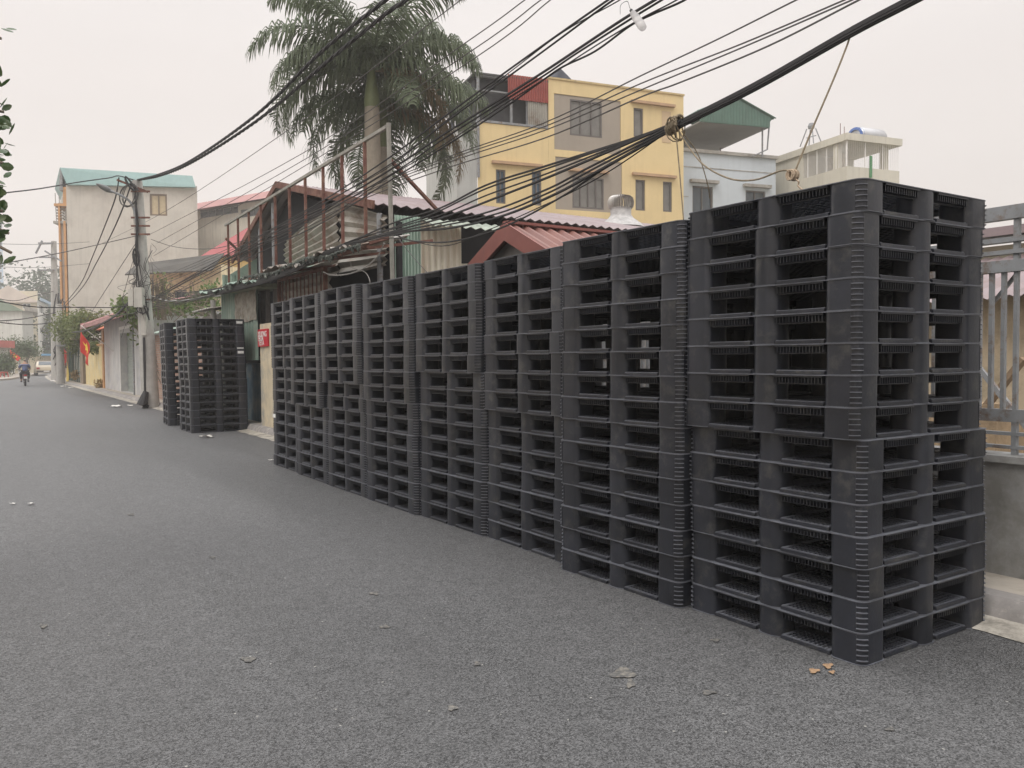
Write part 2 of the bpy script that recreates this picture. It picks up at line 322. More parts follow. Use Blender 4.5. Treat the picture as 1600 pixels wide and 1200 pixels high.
# ------------------------------------------------------------------ pallets
def rblock(mb, x0, x1, y0, y1, z0, z1, rads, n=5):
    """rounded box; rads = corner radii at (x0,y0),(x1,y0),(x1,y1),(x0,y1)"""
    out = []
    for (cx, cy, sx, sy, st), r in zip(((x0, y0, 1, 1, math.pi), (x1, y0, -1, 1, 1.5*math.pi), (x1, y1, -1, -1, 0), (x0, y1, 1, -1, 0.5*math.pi)), rads):
        if r < 1e-4: out.append((cx, cy)); continue
        for i in range(n+1):
            t = st + i/n*math.pi/2; out.append((cx+sx*r+math.cos(t)*r, cy+sy*r+math.sin(t)*r))
    mb.prism([(x, y, z0) for x, y in out], (0, 0, z1-z0))
Hf, CB, MBK = 0.55, 0.185, 0.080       # half size, corner block width, half width of a middle block
op = [(-Hf+CB, -MBK), (MBK, Hf-CB)]      # fork openings along a side
def build_pallet():
    root = thing('plastic_pallet', 'x', 'pallet')
    d = MB()
    def side(f):         # f maps (along, inset, z)
        for a, b in op:
            for i0, i1, z0, z1 in ((0.010, 0.026, 0.002, 0.0170), (0.052, 0.060, 0.005, 0.020), (0.078, 0.086, 0.005, 0.020), (0.104, 0.112, 0.005, 0.020), (0.130, 0.138, 0.005, 0.020), (0.156, 0.172, 0.003, 0.022)):
                d.k = 0; d.box(a, b, i0, i1, z0, z1, f)
            d.k = 1; d.box(a+0.012, b-0.012, 0.0205, 0.0255, 0.0170, 0.0205, f)  # lit rim line: thin lip painted in the paler highlight colour
            k = 11; d.k = 1  # lattice bars: sky reflection put into their paler colour
            for j in range(k):
                c = a+(b-a)*(j+0.5)/k; d.box(c-0.0045, c+0.0045, 0.030, 0.156, 0.006, 0.0185, f)
            for c in (a+0.012, b-0.012): d.box(c-0.010, c+0.010, 0.016, 0.17, 0.003, 0.021, f)
    fs = [lambda p: Vector((p.x, -Hf+p.y, p.z)), lambda p: Vector((Hf-p.y, p.x, p.z)), lambda p: Vector((-p.x, Hf-p.y, p.z)), lambda p: Vector((-Hf+p.y, -p.x, p.z))]
    for f in fs: side(f)
    for f in (lambda p: Vector((p.x, p.y, p.z)), lambda p: Vector((-p.y, p.x, p.z))):
        for a, b in ((-Hf+0.17, -MBK), (MBK, Hf-0.17)):
            for c in (-0.056, -0.03, 0, 0.03, 0.056): d.box(a, b, c-0.005, c+0.005, 0.005, 0.020, f)
            for j in range(9):
                c = a+(b-a)*(j+0.5)/9; d.box(c-0.0045, c+0.0045, -0.061, 0.061, 0.006, 0.0185, f)
    d.k = 1; d.build('bottom_deck', [m_plastic, m_scuff_highlight], root, local=True)
    t = MB()
    t.k = 1; o = Hf+0.004; rblock(t, -o, o, -o, -o+0.05, 0.1448, 0.149, (0.05, 0.05, 0, 0)); rblock(t, -o, o, o-0.05, o, 0.1448, 0.149, (0, 0, 0.05, 0.05))
    t.box(-o, -o+0.05, -o+0.05, o-0.05, 0.1448, 0.149); t.box(o-0.05, o, -o+0.05, o-0.05, 0.1448, 0.149)
    t.k = 0
    for i in range(21):
        c = -0.5+i*0.05; t.box(c-0.008, c+0.008, -0.5, 0.5, 0.132, 0.1475); t.box(-0.5, 0.5, c-0.0075, c+0.0075, 0.1325, 0.147)
    def rib(f):
        for a, b in op:
            t.box(a, b, 0.002, 0.008, 0.136, 0.1447, f); t.box(a, b, 0.044, 0.050, 0.100, 0.1447, f); t.box(a, b, 0.034, 0.044, 0.100, 0.105, f)
            for j in range(15):
                c = a+(b-a)*(j+0.5)/15; t.box(c-0.002, c+0.002, 0.010, 0.044, 0.106, 0.1447, f)
    for f in fs: rib(f)
    t.k = 1; t.build('top_deck', [m_plastic, m_scuff_highlight], root, local=True)
    zt = 0.1446
    for ix in (-1, 0, 1):
        for iy in (-1, 0, 1):
            b = MB()
            if ix and iy:
                x0, x1 = (-Hf, -Hf+CB) if ix < 0 else (Hf-CB, Hf); y0, y1 = (-Hf, -Hf+CB) if iy < 0 else (Hf-CB, Hf)
                rd = [0.012, 0.03, 0.03, 0.03]
                k = {(-1, -1): 0, (1, -1): 1, (1, 1): 2, (-1, 1): 3}[(ix, iy)]
                r = [0.0, 0.0, 0.0, 0.0]; r[k] = 0.048; r[(k+1) % 4] = 0.04; r[(k+3) % 4] = 0.04; r[(k+2) % 4] = 0.06
                rblock(b, x0, x1, y0, y1, 0, zt, r)
                e_ = 0.005; b.k = 1; rblock(b, x0-(e_ if ix < 0 else 0), x1+(e_ if ix > 0 else 0), y0-(e_ if iy < 0 else 0), y1+(e_ if iy > 0 else 0), 0.0008, 0.0035, r)
                # ladder of ribs on the rounded outer corner
                b.k = 1
                cx, cy = ix*(Hf-0.048), iy*(Hf-0.048); a0 = math.atan2(iy, ix)
                for q in range(5):
                    z = 0.020+q*0.025
                    vs = []; nn = 7
                    for zz in (z, z+0.0035):
                        for rr_ in (0.046, 0.0570):
                            for i in range(nn):
                                tt = a0-0.5+1.0*i/(nn-1); vs.append((cx+math.cos(tt)*rr_, cy+math.sin(tt)*rr_, zz))
                    fc = []
                    for i in range(nn-1):
                        fc += [(i, i+1, nn+i+1, nn+i), (2*nn+i, 3*nn+i, 3*nn+i+1, 2*nn+i+1), (nn+i, nn+i+1, 3*nn+i+1, 3*nn+i)]
                    fc += [(0, nn, 3*nn, 2*nn), (nn-1, 3*nn-1, 4*nn-1, 2*nn-1)]
                    b.add(vs, fc)
                b.k = 0
                for s_ in (-1, 1):     # two thin vertical ridges bounding the ladder
                    tt = a0+s_*0.56; p = Vector((cx+math.cos(tt)*0.0485, cy+math.sin(tt)*0.0485, 0.008)); b.tube([p, p+Vector((0, 0, 0.13))], 0.0022, 5)
                nm = 'corner_block'
            elif ix or iy:
                if iy: x0, x1 = -MBK, MBK; y0, y1 = (-Hf, -Hf+0.16) if iy < 0 else (Hf-0.16, Hf)
                else: y0, y1 = -MBK, MBK; x0, x1 = (-Hf, -Hf+0.16) if ix < 0 else (Hf-0.16, Hf)
                rblock(b, x0, x1, y0, y1, 0, zt, (0.066,)*4, 8)
                e_ = 0.005; b.k = 1; rblock(b, x0-(e_ if ix < 0 else 0), x1+(e_ if ix > 0 else 0), y0-(e_ if iy < 0 else 0), y1+(e_ if iy > 0 else 0), 0.0008, 0.0035, (0.060,)*4, 8)
                nm = 'side_block'
            else:
                rblock(b, -0.07, 0.07, -0.07, 0.07, 0, 0.1318, (0.03,)*4); nm = 'centre_block'
            b.k = max(b.mi); b.build(nm, [m_plastic, m_scuff_highlight], root, local=True, smooth=0.6)
    return root
ORD = ['bottom', 'second from the bottom', 'third from the bottom', 'fourth from the bottom', 'fifth from the bottom', 'sixth from the bottom', 'seventh from the bottom', 'middle',
       'seventh from the top', 'sixth from the top', 'fifth from the top', 'fourth from the top', 'third from the top', 'second from the top', 'topmost']
STK = ['in the stack nearest the camera', 'in the second stack from the camera', 'in the third stack from the camera', 'in the fourth stack of the long row', 'in the fifth stack of the long row',
       'in the sixth stack of the long row', 'in the seventh stack of the long row', 'in the eighth, farthest stack of the row']
proto = build_pallet(); used = False
rp = random.Random(11)
def put(x, y, z, rz, label, group):
    global used
    o = copy_tree(proto) if used else proto; used = True
    o.location = (x, y, z); o.rotation_euler = (0, 0, rz); tag(o, label, 'pallet', group); return o
X0, Y0, PIT = 3.42, 2.31, 1.1165
def sticker(p, along, z=0.085, sy=-1, wd=0.12, hh=0.05):
    b = MB()
    y = -Hf-0.0015
    b.box(along-wd/2, along+wd/2, y, y+0.001, z-hh/2, z+hh/2) if sy == -1 else b.box(-Hf-0.0015, -Hf-0.0005, along-wd/2, along+wd/2, z-hh/2, z+hh/2)
    s = b.build('label_sticker', mat('white_sticker', (0.8, 0.8, 0.78), rough=0.6, var=0.1, scale=30), p, local=True); return s
#       face x, centre y, turn, height scale, first pallet of the shifted upper part, its shift in x and y
ROW = [(3.385, 2.80, 0.0, 1.0, 7, -0.022, 0.020), (3.300, 3.925, 0.03, 0.984, 8, 0.012, 0.0), (3.395, 5.055, -0.008, 0.982, 7, -0.01, 0.015), (3.368, 6.17, 0.022, 0.978, 9, -0.025, 0.03),
       (3.312, 7.285, 0.018, 0.975, 7, -0.015, 0.03), (3.315, 8.395, 0.008, 0.982, 8, -0.05, 0.05), (3.320, 9.505, 0.0, 0.976, 6, -0.05, 0.06), (3.365, 10.615, -0.004, 0.977, 9, -0.01, 0.02)]
for s in range(8):
    fx, cy, rz, sz, split, ux, uy = ROW[s]
    for k in range(15):
        low = k < split
        x = fx+Hf+(0 if low else ux)+rp.uniform(-0.007, 0.007); y = cy+(0 if low else uy)+rp.uniform(-0.006, 0.006)
        if s == 0 and k == 14: x += 0.014; y -= 0.004
        if s == 0 and k == 3: x -= 0.012
        if s == 0 and k == 2: x += 0.010
        p = put(x, y, k*0.1497*sz+0.001, rz+rp.uniform(-0.005, 0.005), 'black plastic pallet, %s %s' % (ORD[k], STK[s]), 'black plastic pallets stacked along the kerb')
        p.scale = (1, 1, sz)
        if s == 7 and k == 4: sticker(p, Hf-0.06, sy=0)
# two separate stacks farther along the road
for nm, (cx, cy), rz, hd in (('front', (3.47, 16.8), 0.0, 'in the separate stack by the blue door'), ('rear', (3.45, 19.0), -0.08, 'in the far stack hidden behind another')):
    c_, s_ = math.cos(rz), math.sin(rz)
    for k in range(15):
        px_, py_ = cx+0.55*c_-0.55*s_, cy+0.55*s_+0.55*c_
        lean = -0.055*max(0, (k-5))/10 if nm == 'front' else -0.01*k/3
        p = put(px_+lean+rp.uniform(-0.006, 0.006), py_+rp.uniform(-0.006, 0.006), k*0.1497+0.001, rz+rp.uniform(-0.006, 0.006), 'black plastic pallet, %s %s' % (ORD[k], hd), 'black plastic pallets stacked on the road')
        if nm == 'front' and k in (14, 10): sticker(p, 0.45)
        if nm == 'front' and k == 11: sticker(p, 0.45, z=0.02, wd=0.13, hh=0.02)
        if nm == 'rear' and k in (14, 13): sticker(p, 0.0)
# ------------------------------------------------------------------ wall and steel fence beside the near stacks
m_rwall = mat('grey_render', (0.29, 0.29, 0.285), var=0.2, scale=3, col2=(0.20, 0.195, 0.18), amt=0.4, s2=2.5, streak=0.5, bump=0.1, bs=30, stcol=(0.16, 0.15, 0.14))
mb = MB(); mb.box(5.06, 5.24, -6, 7.0, -0.3, 0.80); mb.box(5.03, 5.27, -6, 7.0, 0.80, 0.84)
tag(mb.build('low_wall', m_rwall), 'low grey rendered wall carrying the steel fence at the right edge', 'wall')
fr = thing('steel_fence', 'grey steel fence of square bars on the low wall behind the nearest pallets', 'fence', (5.15, 0, 0.84))
def ZF(px, py): return onx(px, py, 5.13)
mb = MB()
for z0, z1 in ((0.875, 0.895), (0.955, 0.975), (1.035, 1.11)): mb.box(5.12, 5.16, -6, 7, z0, z1)
for z0, z1 in ((1.925, 1.995), (2.03, 2.055), (2.10, 2.13), (2.235, 2.315)): mb.box(5.11, 5.17, -6, 7, z0, z1)
mb.build('rail', m_grey_steel, fr)
y = 1.02; i = 0
while y < 7:
    c = MB(); c.box(5.125, 5.155, y-0.011, y+0.011, 1.11, 1.925); c.build('bar', m_grey_steel, fr); y += 0.0705; i += 1
c = MB(); y = -5.9
while y < 1.0: c.box(5.125, 5.155, y-0.011, y+0.011, 1.11, 1.925); y += 0.0705
tag(c.build('bar', m_grey_steel, fr), kind='stuff')
for i in range(16):
    y = 2.43-0.55*(i-7)
    for z0, z1 in ((0.84, 1.035), (1.995, 2.235)): q = MB(); q.box(5.122, 5.158, y-0.014, y+0.014, z0, z1); q.build('post', m_grey_steel, fr)
a_ = MB(); p0, p1 = onx(1548, 478, 5.22), onx(1592, 424, 5.22); a_.bar(p0, p1, 0.02); a_.build('brace', m_grey_steel, fr)
# yard behind the fence
m_beige = mat('beige_plaster', (0.52, 0.43, 0.31), var=0.12, scale=2.5, col2=(0.36, 0.30, 0.21), amt=0.45, s2=2.4, streak=0.3, bump=0.1, bs=25)
m_mauve = mat('mauve_tin_roof', (0.25, 0.20, 0.205), rough=0.55, var=0.18, scale=2, col2=(0.22, 0.16, 0.15), amt=0.35, s2=1.5, streak=0.15)
rt = thing('beige_shed', 'beige plastered shed with mauve corrugated lean-to roof behind the steel fence', 'shed', (9, 4.5, 0))
mb = MB(); mb.box(8.2, 13.0, 2.9, 5.6, -0.1, 1.98); mb.build('wall', m_beige, rt)
mb = MB(); mb.corr((7.85, 2.5, 1.96), (0, 3.4, 0), (2.2, 0, 0.60), 26, 0.018, 0.006); mb.build('roof', m_mauve, rt, smooth=0.8)
mb = MB(); mb.box(10.2, 13.0, 2.7, 5.7, 1.98, 2.72); mb.build('upper_wall', mat('cream_tin', (0.50, 0.47, 0.36), var=0.1, scale=2, streak=0.35, stcol=(0.25, 0.15, 0.07)), rt)
mb = MB(); mb.box(10.13, 10.19, 3.3, 3.5, 2.1, 2.7); mb.build('red_post', mat('red_paint', (0.42, 0.06, 0.06), rough=0.5, var=0.15, scale=5), rt)
mb = MB(); mb.prism([(9.9, 2.6, 2.80), (9.9, 2.6, 2.90), (13.0, 2.6, 3.25), (13.0, 2.6, 3.15)], (0, 3.3, 0)); mb.build('upper_roof', m_mauve, rt)
m_timber = mat('old_timber', (0.24, 0.17, 0.11), rough=0.85, var=0.3, scale=10, streak=0.4)
for i, (a, b, lb) in enumerate((((1537, 640, 7.4), (1600, 560, 7.4), 'old timber plank leaning up to the right behind the fence'), ((1530, 575, 7.1), (1590, 650, 7.1), 'thin pale rail leaning down to the right behind the fence'))):
    mb = MB(); P, Q = onx(*a), onx(*b); d = (P-Q) if P.z < Q.z else (Q-P); lo = P if P.z < Q.z else Q
    k = (lo.z-0.05)/max(1e-3, -d.z) if d.z < 0 else 0
    mb.bar(lo + d.normalized()*max(0, (lo.z-0.05)/max(0.05, abs(d.normalized().z))), Q if lo is P else P, 0.09 if i == 0 else 0.035, 0.04)
    tag(mb.build('timber_plank' if i == 0 else 'metal_rail', m_timber if i == 0 else m_grey_steel), lb, 'plank' if i == 0 else 'rail')
mb = MB(); mb.box(7.3, 7.8, 3.6, 4.3, -0.05, 0.9); mb.box(7.35, 7.7, 3.65, 4.1, 0.9, 1.0); mb.box(7.25, 7.6, 4.35, 4.7, -0.05, 0.7)
tag(mb.build('brick_pile', mat('brick_red', (0.34, 0.25, 0.16), var=0.3, scale=6, bump=0.4, bs=20)), 'pile of broken bricks and rubble behind the steel fence', 'rubble')
# pale wall seen through the gaps of the stacks
mb = MB(); mb.box(9.5, 9.7, 5.8, 12.0, -0.1, 2.3); tag(mb.build('yard_wall', m_beige), 'cream yard wall glimpsed through the gaps between pallets', 'wall')
# ------------------------------------------------------------------ red gabled gatehouse
m_redtin = mat('red_tin_roof', (0.20, 0.092, 0.076), rough=0.5, var=0.18, scale=2, col2=(0.20, 0.09, 0.07), amt=0.3, s2=2)
m_redtrim = mat('red_trim', (0.23, 0.082, 0.068), rough=0.5, var=0.12, scale=3, streak=0.2)
gh = thing('red_gable_hut', 'small hut with red corrugated gable roof just behind the pallet row', 'hut', (7, 8.7, 0))
RY, RZ = 8.72, 3.10; EL = (10.15, 2.42); ER = (7.15, 2.34)
mb = MB(); mb.box(5.75, 9.0, ER[0]+0.25, EL[0]-0.25, -0.05, 2.45)
mb.prism([(5.75, ER[0]+0.25, 2.45), (5.75, EL[0]-0.25, 2.45), (5.75, RY, RZ-0.10)], (3.2, 0, 0)); mb.build('wall', mat('grey_board', (0.22, 0.21, 0.20), var=0.25, scale=3, streak=0.4), gh)
mb = MB()
mb.corr((5.62, RY, RZ), (3.6, 0, 0), (0, ER[0]-RY, ER[1]-RZ), 20, 0.02, 0.008, sq=True)
mb.corr((5.62, RY, RZ), (3.6, 0, 0), (0, EL[0]-RY, EL[1]-RZ), 20, 0.02, 0.008, sq=True); mb.build('roof', m_redtin, gh)
mb = MB()
for y1, z1 in (EL, ER):
    mb.prism([(5.58, RY, RZ+0.04), (5.58, y1, z1+0.04), (5.58, y1, z1-0.17), (5.58, RY, RZ-0.19)], (0.03, 0, 0))
mb.box(5.6, 9.2, RY-0.06, RY+0.06, RZ+0.02, RZ+0.055)
mb.build('fascia', m_redtrim, gh)
# ------------------------------------------------------------------ large tin shed with dark gable
sh = thing('tin_shed', 'large shed with long mauve tin roof and open dark gable behind the sign frame', 'shed', (9, 15, 0))
SX, SE, SR = 5.45, 17.2, 17.0
def zr(y): return 5.08 - 0.243*abs(y-17.0)
mb = MB(); mb.corr((SX-0.15, 17.0, 5.08), (12.5, 0, 0), (0, -4.95, -4.95*0.243), 62, 0.022, 0.008)
mb.corr((SX-0.15, 17.0, 5.08), (12.5, 0, 0), (0, 3.6, -3.6*0.34), 62, 0.022, 0.008); mb.build('roof', m_mauve, sh, smooth=0.8)
mb = MB(); mb.bar((SX-0.17, 17.0, 5.06), (SX-0.17, 12.05, zr(12.05)-0.02), 0.04, 0.13); mb.bar((SX-0.17, 17.0, 5.06), (SX-0.17, 20.6, 3.84), 0.04, 0.13); mb.build('barge_board', m_rust, sh)
m_gtin = mat('green_tin', (0.25, 0.34, 0.285), rough=0.5, var=0.14, scale=1.8, col2=(0.33, 0.38, 0.32), amt=0.4, s2=1.5, streak=0.3, stcol=(0.14, 0.13, 0.09))
m_ctin = mat('cream_tin_wall', (0.66, 0.63, 0.53), rough=0.55, var=0.12, scale=1.6, streak=0.65, stcol=(0.30, 0.16, 0.06))
mb = MB(); a, b = onx(617, 400, 5.45), ony(655, 400, 12.0)
x1 = ony(656, 380, 12.0).x; x2 = ony(720, 380, 12.0).x; x3 = 9.8
x0 = ony(616, 400, 12.0).x; mb.corr((x0, 12.0, 0.1), (x1-x0, 0, 0), (0, 0, 3.62), 8, 0.022, 0.006, sq=True); mb.build('green_wall_sheet', mat('pale_green_wall_tin', (0.36, 0.47, 0.40), rough=0.5, var=0.12, scale=1.8, streak=0.25), sh)
mb = MB(); mb.corr((x1+0.01, 12.03, 0.1), (x2-x1, 0, 0), (0, 0, 3.56), 7, 0.022, 0.006, sq=True); mb.build('cream_wall_sheet', m_ctin, sh)
mb = MB(); mb.corr((x2+0.05, 12.25, 0.1), (x3-x2, 0, 0), (0, 0, 2.95), 16, 0.022, 0.006, sq=True); mb.build('cream_wall_sheet', m_ctin, sh)
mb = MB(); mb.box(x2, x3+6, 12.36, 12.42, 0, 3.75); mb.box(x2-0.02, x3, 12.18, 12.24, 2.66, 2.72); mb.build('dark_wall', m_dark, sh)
mb = MB(); q = onx(660, 330, 5.45)
xa, xb = ony(664, 340, 11.8).x, 9.0
mb.corr((xa, 11.98, 3.70), (xb-xa, 0, 0), (0, -0.45, -0.16), 16, 0.02, 0.006); mb.build('lean_to_sheet', mat('grey_green_tin', (0.27, 0.30, 0.25), rough=0.55, var=0.25, scale=3, streak=0.4), sh, smooth=0.8)
# side panels inside the gable: bowed sheets of corrugated tin
m_sheet = mat('silver_tin_sheet', (0.36, 0.34, 0.30), rough=0.45, var=0.2, scale=1.4, col2=(0.22, 0.17, 0.13), amt=0.4, s2=2.2, metal=0.3)
def hsheet(mb, P0, P1, P2, P3, waves, amp=0.03, seg=10):   # ribs run level: P0-P1 bottom, P3-P2 top
    P0, P1, P2, P3 = map(Vector, (P0, P1, P2, P3)); n_ = waves*4; nn = (P1-P0).cross(P3-P0).normalized(); vs = []
    for th in (0, 0.008):
        for j in range(n_+1):
            t = j/n_
            for i in range(seg+1):
                s_ = i/seg; p = (P0*(1-s_)+P1*s_)*(1-t) + (P3*(1-s_)+P2*s_)*t
                vs.append(p + nn*(math.sin(j*math.pi/2)*amp + th + 0.02*math.sin(s_*7+j*0.3)))
    k = seg+1; N_ = (n_+1)*k; fs = []
    for j in range(n_):
        for i in range(seg):
            q = [j*k+i, j*k+i+1, (j+1)*k+i+1, (j+1)*k+i]; fs += [tuple(q), tuple(x+N_ for x in q[::-1])]
    mb.add(vs, fs)
mb = MB()
hsheet(mb, (5.42, 16.9, 2.9), (5.42, 13.9, 2.9), (5.42, 13.9, 4.22), (5.42, 16.9, 3.9), 9)
hsheet(mb, (5.44, 13.9, 2.9), (5.44, 11.9, 2.9), (5.44, 11.9, 3.68), (5.44, 13.9, 4.22), 7)
mb.build('gable_sheet', m_sheet, sh, smooth=0.9)
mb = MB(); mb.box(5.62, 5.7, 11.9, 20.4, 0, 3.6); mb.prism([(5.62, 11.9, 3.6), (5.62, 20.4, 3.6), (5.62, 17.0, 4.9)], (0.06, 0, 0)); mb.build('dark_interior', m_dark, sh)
mb = MB(); mb.box(5.5, 17.5, 20.5, 20.6, 0, 3.7); mb.box(17.4, 17.5, 12.4, 20.5, 0, 3.8); mb.build('back_wall', m_ctin, sh)
mb = MB()
for y in (12.1, 17.6, 18.6): mb.tube([(5.4, y, 0), (5.4, y, zr(y)-0.15)], 0.05, 8)
mb.build('steel_post', m_grey_steel, sh, smooth=0.9)
mb = MB()
hsheet(mb, (5.3, 14.0, 1.0), (5.3, 11.0, 1.0), (5.3, 11.0, 2.5), (5.3, 14.0, 2.5), 12, 0.025)
mb.build('lower_sheet', m_sheet, sh, smooth=0.9)
# barred opening in a rusty frame under the awning
mg = thing('barred_window', 'rust red barred window grille under the torn awning', 'window grille', (4.86, 14, 0))
P, Q = onx(436, 434, 4.86), onx(508, 424, 4.86); ya, yb = Q.y, P.y; zt_ = 2.96; zb_ = 1.2
mb = MB()
for y in (ya, yb): mb.box(4.83, 4.89, y-0.03, y+0.03, zb_-1.1, zt_)
for z in (zb_, zt_-0.05): mb.box(4.835, 4.885, ya+0.03, yb-0.03, z, z+0.05)
mb.build('frame', m_rust, mg)
k = 12
for i in range(1, k): c = MB(); y = ya+(yb-ya)*i/k; c.box(4.85, 4.87, y-0.009, y+0.009, zb_+0.05, zt_-0.05); c.build('bar', m_rust, mg)
mb = MB(); hsheet(mb, (4.95, yb, 0.4), (4.95, ya, 0.4), (4.95, ya, zt_), (4.95, yb, zt_), 17, 0.025); mb.build('tin_infill', m_sheet, mg, smooth=0.9)
# torn awning along the street
aw = thing('torn_awning', 'ragged corrugated awning with torn edge hanging over the shop front', 'awning', (4.9, 14, 0))
ra = random.Random(4)
mb = MB()
def awn(y0, y1, x0, x1, z0, z1, mb, waves, rag=0.05):
    n_ = waves*4; vs = []; S_ = 6
    for th in (0, 0.008):
        for i in range(n_+1):
            y = y0+(y1-y0)*i/n_; w_ = math.sin(i*math.pi/2)*0.022; j0 = math.sin(y*5.1)*rag+math.sin(y*13)*rag*0.6; dr = math.sin(y*2.3)*0.05+math.sin(y*7.7)*0.02
            for s_ in range(S_+1):
                t = s_/S_; vs.append((x0+(x1-x0)*t+j0*(1-t), y, z0+(z1-z0)*t+w_+th+dr*(1-t)**2))
    k = S_+1; N_ = (n_+1)*k; fs = []
    for i in range(n_):
        for s_ in range(S_):
            q = [i*k+s_, (i+1)*k+s_, (i+1)*k+s_+1, i*k+s_+1]; fs += [tuple(q), tuple(x+N_ for x in q[::-1])]
    mb.add(vs, fs)
awn(10.7, 15.3, 4.35, 5.25, 2.98, 3.20, mb, 28); mb.build('tin_sheet', m_tin, aw, smooth=0.9)
mb = MB(); awn(15.1, 19.9, 4.35, 5.4, 2.92, 3.20, mb, 20, 0.07); mb.build('green_tin_sheet', m_gtin, aw, smooth=0.9)
mb = MB()
n_ = 260; vs = []
for i in range(n_+1):
    y = 10.35+7.25*i/n_; x = 4.33+0.03*math.sin(y*5)+ra.uniform(-0.015, 0.015); z = 2.985+0.03*math.sin(y*2.1); vs += [(x, y, z+ra.uniform(0, 0.02)), (x-ra.uniform(0, 0.02), y, z-0.015), (x+ra.uniform(-0.03, 0.03), y+ra.uniform(-0.02, 0.02), z-ra.choice((0.03, 0.04, 0.06, 0.11)))]
mb.add(vs, [(3*i+j, 3*i+3+j, 3*i+4+j, 3*i+1+j) for i in range(n_) for j in (0, 1)])
mb.build('torn_strips', mat('torn_sheeting', (0.05, 0.058, 0.05), rough=0.7, var=0.6, scale=14, col2=(0.40, 0.42, 0.38), amt=0.12, s2=11), aw)
mb = MB()
for y in (10.5, 12.0, 14.0, 16.2, 18.4): mb.bar((4.42, y, 2.93), (5.5, y, 3.12), 0.04)
mb.bar((4.45, 10.35, 2.95), (4.45, 19.8, 2.95), 0.045)
mb.build('rafter', m_rust, aw)
mb = MB(); mb.prism([(4.40, 16.3, 2.86), (5.2, 16.3, 2.86), (5.2, 16.3, 2.95), (4.40, 16.3, 2.93)], (0, 1.7, 0)); mb.build('cloth_strip', mat('old_canvas', (0.30, 0.32, 0.24), var=0.3, scale=6), aw)
# sign frame standing on the awning
sf = thing('sign_frame', 'bare rusty steel billboard frame with slanting braces above the awning', 'billboard frame', (4.5, 14, 3.0))
FX = 4.62; ptop = onx(605, 198, FX); pl = onx(352, 352, FX); yR, yL = ptop.y, pl.y; zT = (ptop.z+pl.z)/2
mb = MB(); mb.bar((FX, yR, ptop.z), (FX, yL, pl.z), 0.045); mb.build('top_rail', mat('pale_paint_pole', (0.27, 0.26, 0.23), var=0.2, scale=8, streak=0.4), sf)
mb = MB(); mb.bar((FX+0.02, yR, 3.05), (FX+0.02, yL, 3.05), 0.045); mb.build('bottom_rail', m_rust, sf)
for zx in (490, 540, 595, 655, 728, 800, 880, 970, 1065, 1180):
    px = 200+zx/3.2; y = onx(px+2, 300, FX).y; t = (y-yR)/(yL-yR); c = MB(); c.box(FX-0.02, FX+0.02, y-0.02, y+0.02, 3.0, ptop.z*(1-t)+pl.z*t-0.02); c.build('upright', m_rust, sf)
mb = MB(); c0 = onx(607, 196, FX); mb.tube([(FX, c0.y, 0.1), (FX+0.03, c0.y-0.02, 1.8), (FX, c0.y, c0.z+0.03)], 0.032, 8); mb.build('pale_pole', mat('pale_paint_pole', (0.27, 0.26, 0.23), var=0.2, scale=8, streak=0.4), sf, smooth=0.9)
mb = MB(); a = onx(617, 243, FX); b = onx(682, 327, 5.6); mb.bar((FX, c0.y, a.z), b, 0.04); mb.build('brace', m_rust, sf)
mb = MB(); a = onx(353, 372, FX); b = onx(378, 397, 5.0); mb.bar((FX, yL, a.z), b, 0.04); mb.build('brace', m_rust, sf)
# ------------------------------------------------------------------ green shack, blue door, cream pillar with red sign
gs = thing('green_shack', 'green corrugated tin shack with weathered sacking and blue doorway', 'shack', (5.5, 18, 0))
def yx(px, x=4.78): return onx(px, 560, x).y
ya, yb = yx(402), yx(348)
mb = MB(); mb.corr((4.78, ya, 1.42), (0, yb-ya, 0), (0, 0, 1.62), 14, 0.022, 0.006, sq=True); mb.build('tin_wall', m_gtin, gs)
mb = MB(); mb.corr((4.80, yb, 0.1), (2.6, 0, 0), (0, 0, 3.3), 12, 0.02, 0.006, sq=True); mb.prism([(4.80, yb+0.02, 3.3), (7.4, yb+0.02, 3.3), (7.4, yb+0.02, 5.0)], (0, 0.03, 0)); mb.build('side_tin', m_gtin, gs)
mb = MB(); a = yx(404); mb.box(4.92, 4.96, a, yb, 0.13, 1.5); mb.build('door', mat('blue_door_paint', (0.085, 0.15, 0.20), rough=0.6, var=0.3, scale=3, col2=(0.17, 0.19, 0.18), amt=0.5, s2=3, streak=0.5, stcol=(0.05, 0.05, 0.045)), gs)
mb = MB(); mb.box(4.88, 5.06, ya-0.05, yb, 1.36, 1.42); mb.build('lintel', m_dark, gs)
mb = MB(); P, Q = onx(366, 460, 4.74), onx(400, 500, 4.74); n_ = 10
vs = [(4.745+0.012*math.sin(i*1.9)+0.01*math.sin(j*2.3), Q.y+(P.y-Q.y)*i/n_, Q.z+(P.z-Q.z)*j/6+0.015*math.sin(i*1.1)) for j in range(7) for i in range(n_+1)]
mb.add(vs, [(j*(n_+1)+i, j*(n_+1)+i+1, (j+1)*(n_+1)+i+1, (j+1)*(n_+1)+i) for j in range(6) for i in range(n_)]); mb.build('sacking', mat('old_sacking', (0.38, 0.35, 0.30), rough=0.9, var=0.3, scale=7, col2=(0.24, 0.21, 0.17), amt=0.5, s2=6), gs, smooth=3)
mb = MB(); mb.box(5.0, 8.5, yx(404)-1.2, yb+0.1, 0, 0.12); mb.build('floor', m_conc, gs)
mb = MB()
for px in (410, 418): y = yx(px, 5.0); mb.box(4.98, 5.06, y-0.04, y+0.04, 1.9, 3.0)
